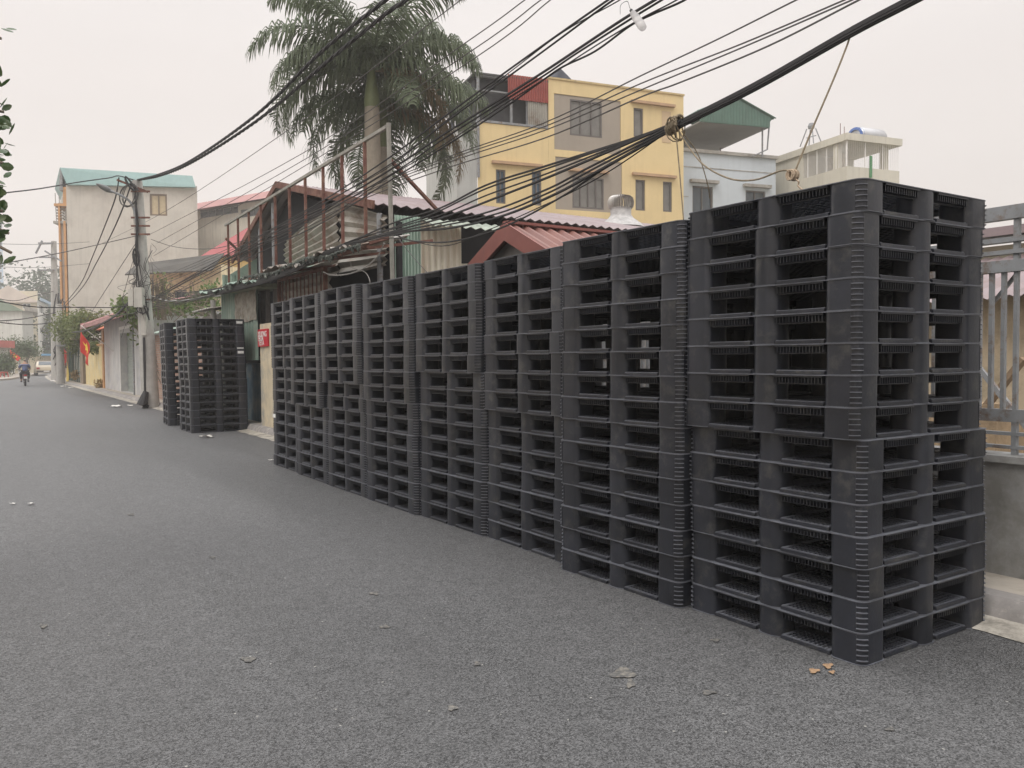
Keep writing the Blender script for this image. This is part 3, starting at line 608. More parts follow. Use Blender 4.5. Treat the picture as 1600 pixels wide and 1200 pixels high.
mb.box(5.1, 5.14, yx(445), yx(404), 0.1, 2.9); mb.build('door_post', mat('grey_timber', (0.17, 0.155, 0.15), var=0.3, scale=6, streak=0.4), gs)
pil = thing('gate_pillar', 'cream pillar with flaking plaster at the foot beside the blue doorway', 'pillar', (4.85, 16, 0))
ya, yb = yx(431, 4.68), yx(407, 4.68)
mb = MB(); mb.box(4.68, 5.0, ya, yb, 0.1, 2.13)
mb.build('shaft', mat('flaking_cream', (0.58, 0.50, 0.36), var=0.10, scale=4, col2=(0.34, 0.33, 0.30), amt=0.35, s2=1.7, streak=0.15, bump=0.2, bs=14), pil)
sg = thing('red_sign', 'small red sign with white lettering on the cream pillar', 'sign', (4.66, 16, 1.8))
P, Q = onx(405, 515, 4.66), onx(419, 541, 4.66)
sy0, sy1, sz0, sz1 = Q.y-0.02, P.y+0.06, Q.z, P.z
mb = MB(); mb.box(4.645, 4.676, sy0, sy1, sz0, sz1); mb.build('board', mat('sign_red', (0.50, 0.03, 0.045), rough=0.5, var=0.08, scale=6), sg)
def text(s_, size, m_, parent, world, ax, up, name='lettering', ext=0.002):
    cu = bpy.data.curves.new('t', 'FONT'); cu.body = s_; cu.size = size; cu.extrude = ext; cu.align_x = 'CENTER'; cu.align_y = 'CENTER'; cu.offset = size*0.012
    ob = bpy.data.objects.new('t', cu); COL.objects.link(ob); dg = bpy.context.evaluated_depsgraph_get(); me = bpy.data.meshes.new_from_object(ob.evaluated_get(dg))
    bpy.data.objects.remove(ob); ax = Vector(ax).normalized(); up = Vector(up).normalized(); nn = ax.cross(up)
    me.transform(Matrix((ax, up, nn)).transposed().to_4x4()); me.materials.clear(); me.materials.append(m_)
    o = bpy.data.objects.new(name, me); COL.objects.link(o); o.parent = parent; o.location = Vector(world)-origin_of(parent); return o
m_wp = mat('white_paint', (0.78, 0.76, 0.73), rough=0.5, var=0.05, scale=6)
for i, (tx, sz) in enumerate((('XUONG', 0.15), ('HOA', 0.15), ('TETA', 0.15))):
    text(tx, sz, m_wp, sg, (4.641, (sy0+sy1)/2+(0.0, 0.10, 0.08)[i], sz1-0.10-i*(sz1-sz0-0.16)/2.1), (0, -1, 0), (0, 0, 1))
# grey lean-to between shack and green roof
mb = MB(); lt = thing('grey_lean_to', 'narrow grey lean-to with dark doorway and drain pipe', 'lean-to', (5.2, 21, 0))
y0, y1 = yx(343, 4.95), yx(318, 4.95)
mb.box(4.95, 6.5, y0+0.1, y1, 0.1, 2.55); mb.build('wall', mat('grey_wall', (0.30, 0.28, 0.26), var=0.2, scale=3, streak=0.4), lt)
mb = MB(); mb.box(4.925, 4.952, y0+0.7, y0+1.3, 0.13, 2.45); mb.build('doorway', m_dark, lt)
mb = MB(); mb.corr((4.7, y0, 2.68), (0, y1-y0+0.1, 0), (1.9, 0, 0.25), 10, 0.02, 0.006); mb.build('roof', m_tin, lt, smooth=0.9)
mb = MB(); mb.tube([(4.88, y0+0.25, 0.13), (4.88, y0+0.25, 2.9)], 0.06, 8); mb.build('drain_pipe', m_pole, lt, smooth=0.9)
# ------------------------------------------------------------------ low shed with pale green roof, brick wall
sd_ = thing('green_roof_shed', 'low brick shed with pale green corrugated roof behind the utility pole', 'shed', (6, 26, 0))
m_paleg = mat('pale_green_tin', (0.34, 0.47, 0.40), rough=0.45, var=0.2, scale=2.2, col2=(0.50, 0.56, 0.50), amt=0.5, s2=2.5, streak=0.25)
m_brick = bpy.data.materials.new('brick'); m_brick.use_nodes = True; t = m_brick.node_tree; n = t.nodes; L = t.links
tcx = n.new('ShaderNodeNewGeometry'); sx = n.new('ShaderNodeSeparateXYZ'); cx_ = n.new('ShaderNodeCombineXYZ'); L.new(tcx.outputs['Position'], sx.inputs[0])
adn = n.new('ShaderNodeMath'); adn.operation = 'ADD'; L.new(sx.outputs[0], adn.inputs[0]); L.new(sx.outputs[1], adn.inputs[1]); L.new(adn.outputs[0], cx_.inputs[0]); L.new(sx.outputs[2], cx_.inputs[1])
bk = n.new('ShaderNodeTexBrick'); L.new(cx_.outputs[0], bk.inputs[0]); bk.inputs['Scale'].default_value = 1.0; bk.inputs['Brick Width'].default_value = 0.22; bk.inputs['Row Height'].default_value = 0.075
bk.inputs['Mortar Size'].default_value = 0.009; bk.inputs['Color1'].default_value = (0.30, 0.16, 0.115, 1); bk.inputs['Color2'].default_value = (0.38, 0.25, 0.19, 1); bk.inputs['Mortar'].default_value = (0.30, 0.28, 0.25, 1)
L.new(bk.outputs[0], n['Principled BSDF'].inputs['Base Color']); n['Principled BSDF'].inputs['Roughness'].default_value = 0.9
ya, yb = 22.6, 30.3
mb = MB(); mb.box(5.05, 8.6, ya, yb, 0.05, 2.28); mb.build('wall', m_brick, sd_)
P = onx(262, 513, 4.75); q = at(262, 489, 27)
mb = MB(); mb.corr((4.78, ya-0.2, 2.30), (0, yb-ya, 0), (3.8, 0, 1.0), 46, 0.02, 0.006); mb.build('roof', m_paleg, sd_, smooth=0.9)
# ------------------------------------------------------------------ old yellow house with sagging canopy
m_oldy = mat('old_yellow_plaster', (0.74, 0.64, 0.44), var=0.2, scale=2, col2=(0.30, 0.24, 0.15), amt=0.2, s2=1.8, streak=0.2, bump=0.1, bs=20)
f = Fac(at(232, 500, 33.5).to_2d(), at(347, 500, 33).to_2d()); h = thing('old_yellow_house', 'old stained yellow house with sagging grey canopy behind the vines', 'house', f.W(f.L/2, 0))
u0, u1 = 0, f.L; wz = f.uz(290, 414)[1]; win = f.rect(272, 292, 453, 482)
mb = MB(); f.wall(mb, 0, f.L, 0, wz, 6, [win]); mb.build('wall', m_oldy, h)
window(h, f, win, m_grey_steel, m_glass)
mb = MB(); zc0, zc1 = f.uz(236, 412)[1], f.uz(345, 400)[1]
mb.add([f.W(-0.4, zc0, 0.1), f.W(f.L+0.2, zc1+0.1, 0.1), f.W(f.L+0.1, zc1-0.65, 0.9), f.W(-0.4, zc0-0.5, 0.9), f.W(-0.4, zc0-0.05, 0.1), f.W(f.L+0.2, zc1+0.05, 0.1), f.W(f.L+0.1, zc1-0.7, 0.9), f.W(-0.4, zc0-0.55, 0.9)],
       [(0, 1, 2, 3), (7, 6, 5, 4), (0, 4, 5, 1), (1, 5, 6, 2), (2, 6, 7, 3), (3, 7, 4, 0)]); mb.build('canopy', mat('grey_canopy', (0.075, 0.07, 0.062), var=0.2, scale=1.5, streak=0.5), h)
# ------------------------------------------------------------------ red-roofed yellow house
f = Fac(at(320, 480, 41).to_2d(), at(420, 480, 38).to_2d()); h = thing('red_roof_house', 'yellow house with bright red pitched roof between the tall grey house and the sign frame', 'house', f.W(f.L/2, 0))
ze = f.shift(0.5).uz(370, 396)[1]; zt_ = f.shift(-3).uz(370, 355)[1]; f.back = Vector((0.1, 1, 0)).normalized()
mb = MB(); f.wall(mb, 0.4, f.L+3, 0, ze, 7); mb.build('wall', mat('fresh_yellow', (0.60, 0.46, 0.22), var=0.1, scale=2, streak=0.3), h)
mb = MB(); mb.add([f.W(0, ze-0.05, 0.5), f.W(f.L+3, ze-0.05, 0.5), f.W(f.L+3, zt_, -3), f.W(-0.1, zt_, -3), f.W(0, ze-0.05, -7)], [(0, 1, 2, 3), (0, 3, 4)])
P0 = f.W(0.0, ze-0.05, 0.5); mb2 = MB(); mb2.corr(P0, f.W(f.L+3, ze-0.05, 0.5)-P0, f.W(0.0, zt_, -3)-P0, 40, 0.03, 0.01); P0 = f.W(0.0, ze-0.05, -6.5); mb2.corr(P0, f.W(f.L+3, ze-0.05, -6.5)-P0, f.W(0.0, zt_, -3)-P0, 40, 0.03, 0.01)
mb2.build('roof', mat('bright_red_tin', (0.29, 0.06, 0.06), rough=0.45, var=0.1, scale=2), h)
mb = MB(); mb.prism([f.W(0.3, ze-0.1, 0.3), f.W(0.3, ze-0.1, -6.3), f.W(0.3, zt_-0.06, -3)], f.u*0.12); mb.build('gable', mat('grey_gable', (0.25, 0.26, 0.235), var=0.2, scale=2), h)
# pink roofed long block far behind
f = Fac(at(305, 480, 72).to_2d(), at(440, 480, 66).to_2d()); h = thing('pink_roof_block', 'long pale block with pink roof and dark glazed strip far behind the grey house', 'building', f.W(f.L/2, 0))
a, b, c, d = (f.uz(370, y)[1] for y in (310, 322, 338, 420))
hs = [f.rect(312, 372, 324, 337), f.rect(376, 425, 324, 337)]
mb = MB(); f.wall(mb, 0, f.L+2, 0, b, 12, hs); mb.build('wall', m_beige if False else mat('pale_wall', (0.55, 0.51, 0.44), var=0.1, scale=0.8, streak=0.3), h)
for q in hs: window(h, f, q, m_grey_steel, m_glass, vb=4)
mb = MB(); mb.add([f.W(-1, b+0.02, 0.9), f.W(f.L+3, b+0.02, 0.9), f.W(f.L+3, a+0.1, 0.2), f.W(-1, a+0.1, 0.2), f.W(-1, b+0.02, -10), f.W(f.L+3, b+0.02, -10)], [(0, 1, 2, 3), (3, 2, 5, 4), (0, 3, 4), (1, 5, 2)]); mb.build('roof', mat('pink_roof', (0.38, 0.205, 0.195), var=0.1, scale=1), h)
# ------------------------------------------------------------------ tall grey house
f = Fac((5.6, 71.5), (14.6, 67.6)); f.back = Vector((0.03, 1, 0)).normalized(); h = thing('tall_grey_house', 'tall narrow house with blank grey side wall and blue green metal parapet', 'house', f.W(4, 0))
m_gw = mat('grey_side_wall', (0.53, 0.495, 0.44), var=0.10, scale=0.5, col2=(0.46, 0.42, 0.37), amt=0.4, s2=0.35, streak=0.25, stcol=(0.30, 0.28, 0.25), bump=0.05, bs=8)
uA = f.uz(106, 400)[0]; uB = f.uz(310, 400)[0]; zt_ = f.uz(200, 288)[1]
win = f.rect(234, 261, 303, 337)
mb = MB(); f.wall(mb, uA, uB, 0, zt_, 9, [win]); mb.build('wall', m_gw, h)
mw = mat('brown_window_frame', (0.20, 0.15, 0.11), rough=0.6, var=0.1, scale=4)
window(h, f, win, mw, mat('tan_shutter', (0.48, 0.39, 0.25), rough=0.6, var=0.1, scale=4), fw=0.13)
# parapet (metal cladding, slightly flared)
zl0, zl1 = f.uz(95, 262)[1], f.uz(112, 290)[1]; zr0, zr1 = f.uz(302, 275)[1], f.uz(305, 294)[1]
mt = mat('teal_tin', (0.22, 0.34, 0.33), rough=0.45, var=0.08, scale=1.2, streak=0.12)
ul = f.uz(95, 265)[0]-0.05; ur = f.uz(304, 280)[0]
mb = MB(); mb.add([f.W(ul, zl0, 0.05), f.W(ur-0.15, zr0, 0.05), f.W(ur+0.15, zr1, 0.4), f.W(ul+0.6, zl1, 0.4), f.W(ul, zl0)+f.back*9, f.W(ur-0.15, zr0)+f.back*9, f.W(ur+0.15, zr1)+f.back*9, f.W(ul+0.6, zl1)+f.back*9],
  [(0, 1, 2, 3), (4, 0, 3, 7), (1, 5, 6, 2), (5, 4, 7, 6), (4, 5, 1, 0), (3, 2, 6, 7)]); mb.build('parapet', mt, h)
mb = MB(); mb.add([f.W(ul-0.02, zl0-0.05, 0.0), f.W(ul-0.02, zl0-0.05, -9), f.W(ul-0.15, zl0-1.7, -9), f.W(ul-0.1, zl0-1.7, 0.0), f.W(ul+0.15, zl0-1.7, 0.0), f.W(ul+0.15, zl0-0.1, 0.0), f.W(ul+0.15, zl0-1.7, -9), f.W(ul+0.15, zl0-0.1, -9)], [(0, 1, 2, 3), (0, 3, 4, 5), (1, 2, 6, 7), (2, 3, 4, 6), (0, 1, 7, 5)]); mb.build('eave_panel', m_grey_steel, h)
# street front with orange trim, balcony
mo = mat('orange_trim', (0.50, 0.27, 0.12), rough=0.6, var=0.15, scale=2)
mb = MB(); f.box(mb, uA-0.5, uA-0.003, 0, f.uz(100, 345)[1], -9, -0.25); mb.build('front_bay', m_gw, h)
mb = MB(); f.box(mb, uA-0.62, uA-0.50, 0, f.uz(100, 322)[1], -0.4, -0.02); f.box(mb, uA-0.28, uA-0.12, 0, f.uz(100, 345)[1], -0.24, -0.05); f.box(mb, uA-0.9, uA-0.003, f.uz(100, 322)[1], f.uz(100, 318)[1], -9, 0); f.box(mb, uA-0.25, uA-0.003, f.uz(110, 322)[1], f.uz(110, 292)[1], -0.3, -0.05); mb.build('trim', mo, h)
bl = MB()
for i in range(6):
    z = f.uz(100, 345)[1]+0.25+i*0.22
    bl.tube([f.W(uA-0.02, z, -0.1), f.W(uA-0.55, z, -0.1), f.W(uA-0.95, z, -0.6), f.W(uA-0.95, z, -4)], 0.035, 5)
for i in range(5): bl.tube([f.W(uA-0.95, f.uz(100, 345)[1], -0.6-i*0.8), f.W(uA-1.0, f.uz(100, 345)[1]+2.2, -0.6-i*0.8)], 0.03, 5)
f.box(bl, uA-1.0, uA-0.003, f.uz(100, 345)[1]-0.2, f.uz(100, 345)[1], -4, -0.06)
bl.build('balcony', m_conc, h)
# ------------------------------------------------------------------ white house with roller door, yellow wall
X = 5.02
wh = thing('white_street_house', 'low white house with grey roller door and mauve tiled eave behind the utility pole', 'house', (7, 35, 0))
ya, yb = onx(234, 580, X).y, onx(164, 580, X).y; d0, d1 = onx(209, 580, X).y, onx(189, 580, X).y
f = Fac((X, yb), (X, ya)); hs = [(yb-d1, yb-d0, 0.13, 2.55)]
mb = MB(); f.wall(mb, 0, yb-ya, 0, 3.2, 7, hs, rev=0.35); mb.build('wall', mat('grey_white_plaster', (0.52, 0.51, 0.49), var=0.10, scale=1.2, col2=(0.40, 0.40, 0.42), amt=0.35, s2=0.9, streak=0.35), wh)
mb = MB(); n_ = 22
for i in range(n_): z = 0.14+i*2.38/n_; f.box(mb, hs[0][0]+0.02, hs[0][1]-0.02, z, z+2.38/n_-0.012, -0.30, -0.25-0.02*(i % 2))
mb.build('roller_door', mat('grey_green_shutter', (0.30, 0.33, 0.30), rough=0.5, var=0.12, scale=2), wh)
mb = MB(); f.box(mb, hs[0][0]-0.12, hs[0][0]-0.003, 0.13, 2.7, 0.003, 0.03); f.box(mb, hs[0][1]+0.003, hs[0][1]+0.12, 0.13, 2.7, 0.003, 0.03); f.box(mb, hs[0][0]-0.12, hs[0][1]+0.12, 2.7, 2.82, 0.003, 0.03); mb.build('door_surround', m_wp, wh)
mtile = mat('mauve_tiles', (0.37, 0.20, 0.19), rough=0.7, var=0.2, scale=3, streak=0.2)
mb = MB(); mb.corr((X-0.85, ya-0.3, 3.10), (0, yb-ya+1.4, 0), (3.6, 0, 0.95), 40, 0.05, 0.02); mb.build('roof', mtile, wh, smooth=0.9)
mb = MB(); mb.box(X-0.88, X-0.84, ya-0.3, yb+1.1, 2.92, 3.06); mb.prism([(X-0.88, yb+1.13, 2.95), (X-0.88, yb+1.13, 3.2), (X+2.7, yb+1.13, 4.1), (X+2.7, yb+1.13, 3.8)], (0, 0.06, 0)); mb.build('eave_board', mtile, wh)
mb = MB(); y = onx(210, 580, X-0.1).y; mb.tube([(X-0.12, y, 0.13), (X-0.12, y, 2.9)], 0.035, 6); mb.build('drain_pipe', m_grey_steel, wh, smooth=0.9)
yw = thing('yellow_boundary_wall', 'yellow boundary wall with square pillar beside the white house', 'wall', (5.1, 45, 0))
my = mat('yellow_wall_paint', (0.62, 0.49, 0.24), var=0.12, scale=1.5, col2=(0.58, 0.52, 0.36), amt=0.4, s2=1.2, streak=0.2)
yc = onx(134, 580, X).y
mb = MB(); mb.box(X, X+0.2, yb+0.5, yc, 0, 2.15); mb.build('wall', my, yw)
mb = MB(); mb.box(X-0.06, X+0.38, yb+0.003, yb+0.5, 0, 2.9); mb.box(X-0.12, X+0.42, yb-0.05, yb+0.56, 2.3, 2.4); mb.build('pillar', mo, yw)
mb = MB(); mb.box(X-0.05, X+0.25, yb+0.56, yc, 2.15, 2.24); mb.build('coping', mo, yw)
# far gate and huts under the trees
gt = thing('green_gate', 'dark green gate between posts under the overhanging shrub', 'gate', (5.1, 54, 0))
y1 = onx(128, 585, X).y; y2 = onx(108, 585, X).y
for k in range(9): c = MB(); y = y1+(y2-y1)*k/8; c.box(X, X+0.06, y-0.07, y+0.07, 0.13, 2.3); c.build('gate_panel', mat('dark_green_paint', (0.04, 0.085, 0.07), rough=0.5, var=0.2, scale=3), gt)
mb = MB(); mb.box(X-0.1, X+0.3, y2+0.003, y2+0.5, 0, 2.6); mb.box(X-0.1, X+0.3, y1-1.6, y1-0.2, 0, 2.4); mb.box(X-0.5, X+2.5, y1-0.1, y2+0.6, 2.62, 2.74); mb.build('gate_post', mat('brown_plaster', (0.24, 0.185, 0.13), var=0.2, scale=2), gt)
# neighbour with red tiles behind the yellow wall
h = thing('tiled_garden_house', 'small house with orange tiled hip roof behind the yellow wall', 'house', (8, 50, 0))
mb = MB(); mb.box(6.2, 10.5, 44, 54, 0, 3.1); mb.build('wall', m_beige, h)
mb = MB(); mb.add([(5.5, 43.4, 3.1), (11, 43.4, 3.1), (11, 54.6, 3.1), (5.5, 54.6, 3.1), (8.2, 46.5, 4.6), (8.2, 51.5, 4.6)], [(0, 1, 4), (1, 2, 5, 4), (2, 3, 5), (3, 0, 4, 5), (3, 2, 1, 0)]); mb.build('roof', mat('orange_tiles', (0.46, 0.14, 0.08), var=0.2, scale=4), h)
# ------------------------------------------------------------------ yellow four storey building
m_yel = mat('pale_yellow_paint', (0.68, 0.53, 0.285), var=0.07, scale=0.7, streak=0.28, stcol=(0.5, 0.38, 0.22), bump=0.04, bs=10)
m_taupe = mat('taupe_paint', (0.33, 0.285, 0.235), var=0.07, scale=0.8, streak=0.15, stcol=(0.24, 0.2, 0.16))
m_frame = mat('brown_grey_frame', (0.14, 0.125, 0.115), rough=0.5, var=0.1, scale=4)
m_shut = mat('shutter_grey', (0.19, 0.18, 0.165), rough=0.5, var=0.2, scale=2.5)
m_ledge = mat('terracotta_ledge', (0.44, 0.29, 0.18), var=0.15, scale=3)
f = Fac((15.4, 25.8), (24.3, 24.0)); r_ = ray(750, 560); f.back = Vector((r_.x, r_.y, 0)).normalized(); yb_ = thing('yellow_building', 'tall yellow building with taupe window panels and screened corner terrace', 'building', f.W(5, 0))
uL, uM, uR = 0.0, f.uz(857, 200)[0], f.uz(1068, 230)[0]
zTer = f.uz(800, 196)[1]; zTop = (f.uz(860, 123)[1]+f.uz(1064, 150)[1])/2
hL = [f.rect(775, 790, 265, 318), f.rect(831, 846, 268, 321)]
def inner(r, *q): return r
p1 = f.rect(866, 970, 152, 238); p2 = f.rect(868, 972, 249, 330)
w1 = f.rect(891, 941, 157, 213); w2 = f.rect(895, 944, 277, 326)
w3 = f.rect(990, 1005, 169, 214); w5 = f.rect(993, 1008, 281, 329); w6 = f.rect(1036, 1050, 284, 331)
w4 = f.rect(1034, 1048, 174, 223)
mb = MB(); f.wall(mb, uM, uR, 0, zTop, 10, [w3, w5, w6, p1, p2], rev=0.12); f.wall(mb, uL, uM-0.004, 0, zTer, 10, hL, rev=0.12); mb.build('wall', m_yel, yb_)
# recessed taupe panels with their windows
for p, w_ in ((p1, w1), (p2, w2)):
    mb = MB(); e = 0.006
    for a, b, c, d in ((p[0]+e, w_[0], p[2]+e, p[3]-e), (w_[1], p[1]-e, p[2]+e, p[3]-e), (w_[0], w_[1], p[2]+e, w_[2]), (w_[0], w_[1], w_[3], p[3]-e)): f.box(mb, a, b, c, d, -0.116, -0.03)
    mb.build('taupe_panel', m_taupe, yb_)
window(yb_, f, w1, m_frame, m_shut, rev=0.115, vb=2); window(yb_, f, w2, m_frame, m_shut, rev=0.115, vb=3)
for q in (w3, w5, w6): window(yb_, f, q, m_frame, m_shut, rev=0.12, vb=0)
for q in hL: window(yb_, f, q, m_frame, mat('blue_glass', (0.07, 0.11, 0.15), rough=0.15, var=0.4, scale=3), rev=0.12, vb=1, hb=2)
mb = MB(); f.box(mb, w4[0], w4[1], w4[2], w4[3], 0.003, 0.012); mb.build('blind_niche', mat('faded_niche', (0.54, 0.40, 0.25), var=0.05, scale=2), yb_)
for x0, x1, y in ((768, 846, 257), (985, 1053, 163), (987, 1055, 275), (888, 950, 268)):
    r = f.rect(x0, x1, y-1.5, y+1.5); c = MB(); f.box(c, r[0], r[1], f.uz((x0+x1)/2, y)[1]-0.04, f.uz((x0+x1)/2, y)[1]+0.06, 0.003 if x0 != 888 else -0.03, 0.14); c.build('window_ledge', m_ledge, yb_)
mb = MB(); f.box(mb, uM-0.03, uR+0.03, zTop, zTop+0.07, -10, 0.04); mb.build('parapet_cap', mat('yellow_cap', (0.52, 0.40, 0.21), var=0.1, scale=2, streak=0.4), yb_)
# corner terrace: roof, posts, mesh, red tin
zr0 = f.uz(800, 122)[1]
mb = MB()
for u in (uL+0.08, f.uz(800, 180)[0], f.uz(825, 180)[0]): f.box(mb, u-0.04, u+0.04, zTer, zr0, -0.12, -0.05)
mb.tube([f.W(uL+0.02, zTer-2, 0.05), f.W(uL+0.02, f.uz(750, 100)[1], 0.05)], 0.05, 6)
f.box(mb, uL, uM-0.03, zTer+0.01, zTer+0.09, -0.16, 0.03); f.box(mb, uL, uM-0.03, zr0-0.06, zr0, -0.16, -0.04); f.box(mb, uL, uM-0.03, f.uz(790, 145)[1], f.uz(790, 145)[1]+0.05, -0.16, -0.05)
mb.build('terrace_post', m_grey_steel, yb_)
mb = MB(); f.box(mb, uL+0.05, uM-0.03, zTer+0.09, zr0-0.06, -2.2, -0.4); mb.build('dark_mesh_screen', mat('dark_mesh', (0.055, 0.055, 0.058), rough=0.8, var=0.35, scale=1.6), yb_)
r0 = f.uz(793, 117)[0]; z0, z1 = f.uz(825, 158)[1], f.uz(825, 120)[1]
mb = MB(); mb.corr(f.W(r0, z0, 0.02), f.W(uM-0.01, z0, 0.02)-f.W(r0, z0, 0.02), Vector((0, 0, z1-z0)), 17, 0.025, 0.006); mb.build('red_tin_sheet', mat('brick_red_tin', (0.30, 0.075, 0.06), rough=0.5, var=0.12, scale=2), yb_, smooth=0.9)
r1 = f.uz(825, 175)[0]; mb = MB(); mb.corr(f.W(r1, zTer+0.1, -0.02), f.W(uM-0.03, zTer, -0.02)-f.W(r1, zTer, -0.02), Vector((0, 0, z0-zTer-0.1)), 10, 0.02, 0.006); mb.build('grey_tin_sheet', m_sheet, yb_, smooth=0.9)
mb = MB(); f.box(mb, uL-0.1, uM, zr0, zr0+0.06, -2.4, 0.02); mb.build('terrace_roof', mat('dark_roof', (0.09, 0.09, 0.09), var=0.3, scale=2), yb_)
# washing on the side of the terrace
ms = mat('dark_cloth', (0.045, 0.048, 0.06), rough=0.9, var=0.4, scale=3)
for i, (px, y0, y1) in enumerate(((706, 170, 200), (716, 172, 206), (727, 168, 204), (738, 165, 200))):
    P = at(px, y0, 31.5-i*0.35); Q = at(px, y1, 31.5-i*0.35); c = MB(); n_ = 6
    for j in range(n_):
        pass
    vs = [P+Vector((0.05*math.sin(k*1.3), (k-3)*0.09, -(P.z-Q.z)*j/5 + 0.03*math.sin(k*2+i))) + Vector((0.05*math.sin(j+k), 0, 0)) for j in range(6) for k in range(7)]
    c.add(vs, [(j*7+k, j*7+k+1, (j+1)*7+k+1, (j+1)*7+k) for j in range(5) for k in range(6)])
    o = c.build('hanging_cloth', ms, smooth=3); tag(o, ['leftmost dark cloth hanging beside the palm fronds at the terrace side', 'second dark cloth from the left hanging at the terrace side', 'third dark cloth from the left hanging at the terrace side', 'rightmost dark cloth hanging against the screened terrace corner'][i], 'cloth', 'dark cloths hanging at the terrace side')
mb = MB(); mb.tube([at(700, 168, 32), at(752, 160, 29.9)], 0.02, 5); tag(mb.build('washing_line', m_cable2), 'washing line carrying dark cloths beside the terrace of the yellow building', 'washing line')
# grey side building left of it
P = f.W(-0.02, 0, -0.5)
g = Fac(P.to_2d(), (P.x-0.4, P.y+8.5)); gsb = thing('grey_side_building', 'plain pale grey building wall between the palm and the yellow building', 'building', P)
mb = MB(); f.box(mb, f.uz(713, 206)[0], -0.02, 0, f.uz(751, 206)[1], -4, 0.004); mb.build('wall', mat('pale_grey_wall', (0.44, 0.44, 0.42), var=0.07, scale=0.7, streak=0.2), gsb)
mb = MB(); f.box(mb, f.uz(713, 206)[0]-0.05, -0.02, f.uz(751, 206)[1], f.uz(751, 206)[1]+0.1, -4, 0.05); mb.build('parapet_cap', m_conc, gsb)
# dark tarpaulin peak on the yellow roof
mb = MB(); a, b, c = f.uz(888, 125), f.uz(903, 112), f.uz(918, 126)
mb.add([f.W(a[0]-0.2, zTop+0.07, -1), f.W(c[0]+0.3, zTop+0.07, -1), f.W(b[0]+0.1, zTop+1.15, -1.8), f.W(a[0]-0.9, zTop+0.07, -3), f.W(c[0]+0.3, zTop+0.07, -3)], [(0, 1, 2), (0, 2, 3), (1, 4, 2), (3, 2, 4), (0, 3, 4, 1)])
tag(mb.build('tarpaulin', ms), 'dark pointed tarpaulin on top of the yellow building roof', 'tarpaulin')
# roof vent
vt = thing('roof_ventilator', 'shiny spinning turbine ventilator on the mauve shed roof', 'ventilator', ony(971, 330, 14.2))
vc = ony(970, 325, 14.6); sc = (vc-CAM).length/1280
zr_ = zr(14.6)+0.13
mg_ = mat('galvanised', (0.42, 0.40, 0.37), rough=0.32, var=0.15, scale=6, metal=0.8)
vt.location = (vc.x, vc.y, zr_)
mb = MB(); mb.lathe([(0.56, -0.16), (0.46, -0.06), (0.30, 0.06), (0.24, 0.14), (0.24, 0.30)], (vc.x, vc.y, zr_-0.06), 20); mb.build('base', mat('foil_flashing', (0.40, 0.39, 0.38), rough=0.5, var=0.25, scale=9, bump=0.6, bs=9), vt, smooth=0.9)
mb = MB(); cz = zr_+0.36; H_ = 0.32
mb.lathe([(0.24, cz-0.16-0.002), (0.24, cz-0.15), ], (vc.x, vc.y, 0), 20); mb.lathe([(0.20, cz+0.16), (0.10, cz+0.185), (0.02, cz+0.19)], (vc.x, vc.y, 0), 20)
for k in range(28):
    a = 2*math.pi*k/28; vs = []
    for j in range(8):
        t = -1+2*j/7; r_ = 0.22+0.085*math.sqrt(max(0, 1-t*t)); z = cz+t*0.16
        for dd in (0, 0.14): vs.append((vc.x+math.cos(a+dd)*(r_-dd*0.35), vc.y+math.sin(a+dd)*(r_-dd*0.35), z))
    mb.add(vs, [(2*j, 2*j+1, 2*j+3, 2*j+2) for j in range(7)])
mb.build('turbine_head', mg_, vt)
# ------------------------------------------------------------------ light blue building with green canopy
f = Fac(at(1062, 300, 35).to_2d(), at(1212, 300, 36.6).to_2d()); bb = thing('light_blue_building', 'light blue building with two windows under a green metal roof canopy', 'building', f.W(2, 0))
m_blue = mat('light_blue_paint', (0.50, 0.54, 0.57), var=0.05, scale=0.8, streak=0.08)
zt_ = f.uz(1140, 243)[1]; wl, wr = f.rect(1082, 1114, 291, 334), f.rect(1165, 1196, 298, 330)
mb = MB(); f.wall(mb, -0.2, f.L, 0, zt_, 8, [wl, wr], rev=0.14); mb.build('wall', m_blue, bb)
for q in (wl, wr): window(bb, f, q, m_frame, m_glass, rev=0.14, vb=1)
for q in (wl, wr): c = MB(); f.box(c, q[0]-0.15, q[1]+0.2, q[3]+0.12, q[3]+0.25, 0.003, 0.2); c.build('window_ledge', m_conc, bb)
mb = MB(); f.box(mb, -0.25, f.L+0.06, zt_, zt_+0.14, -8, 0.1); mb.build('parapet_cap', m_conc, bb)
for y in (266, 312): c = MB(); z = f.uz(1140, y)[1]; f.box(c, 0, wl[0]-0.2, z, z+0.03, 0.002, 0.02) if y == 312 else f.box(c, 0, f.L, z, z+0.03, 0.002, 0.02); c.build('groove_band', m_conc, bb)
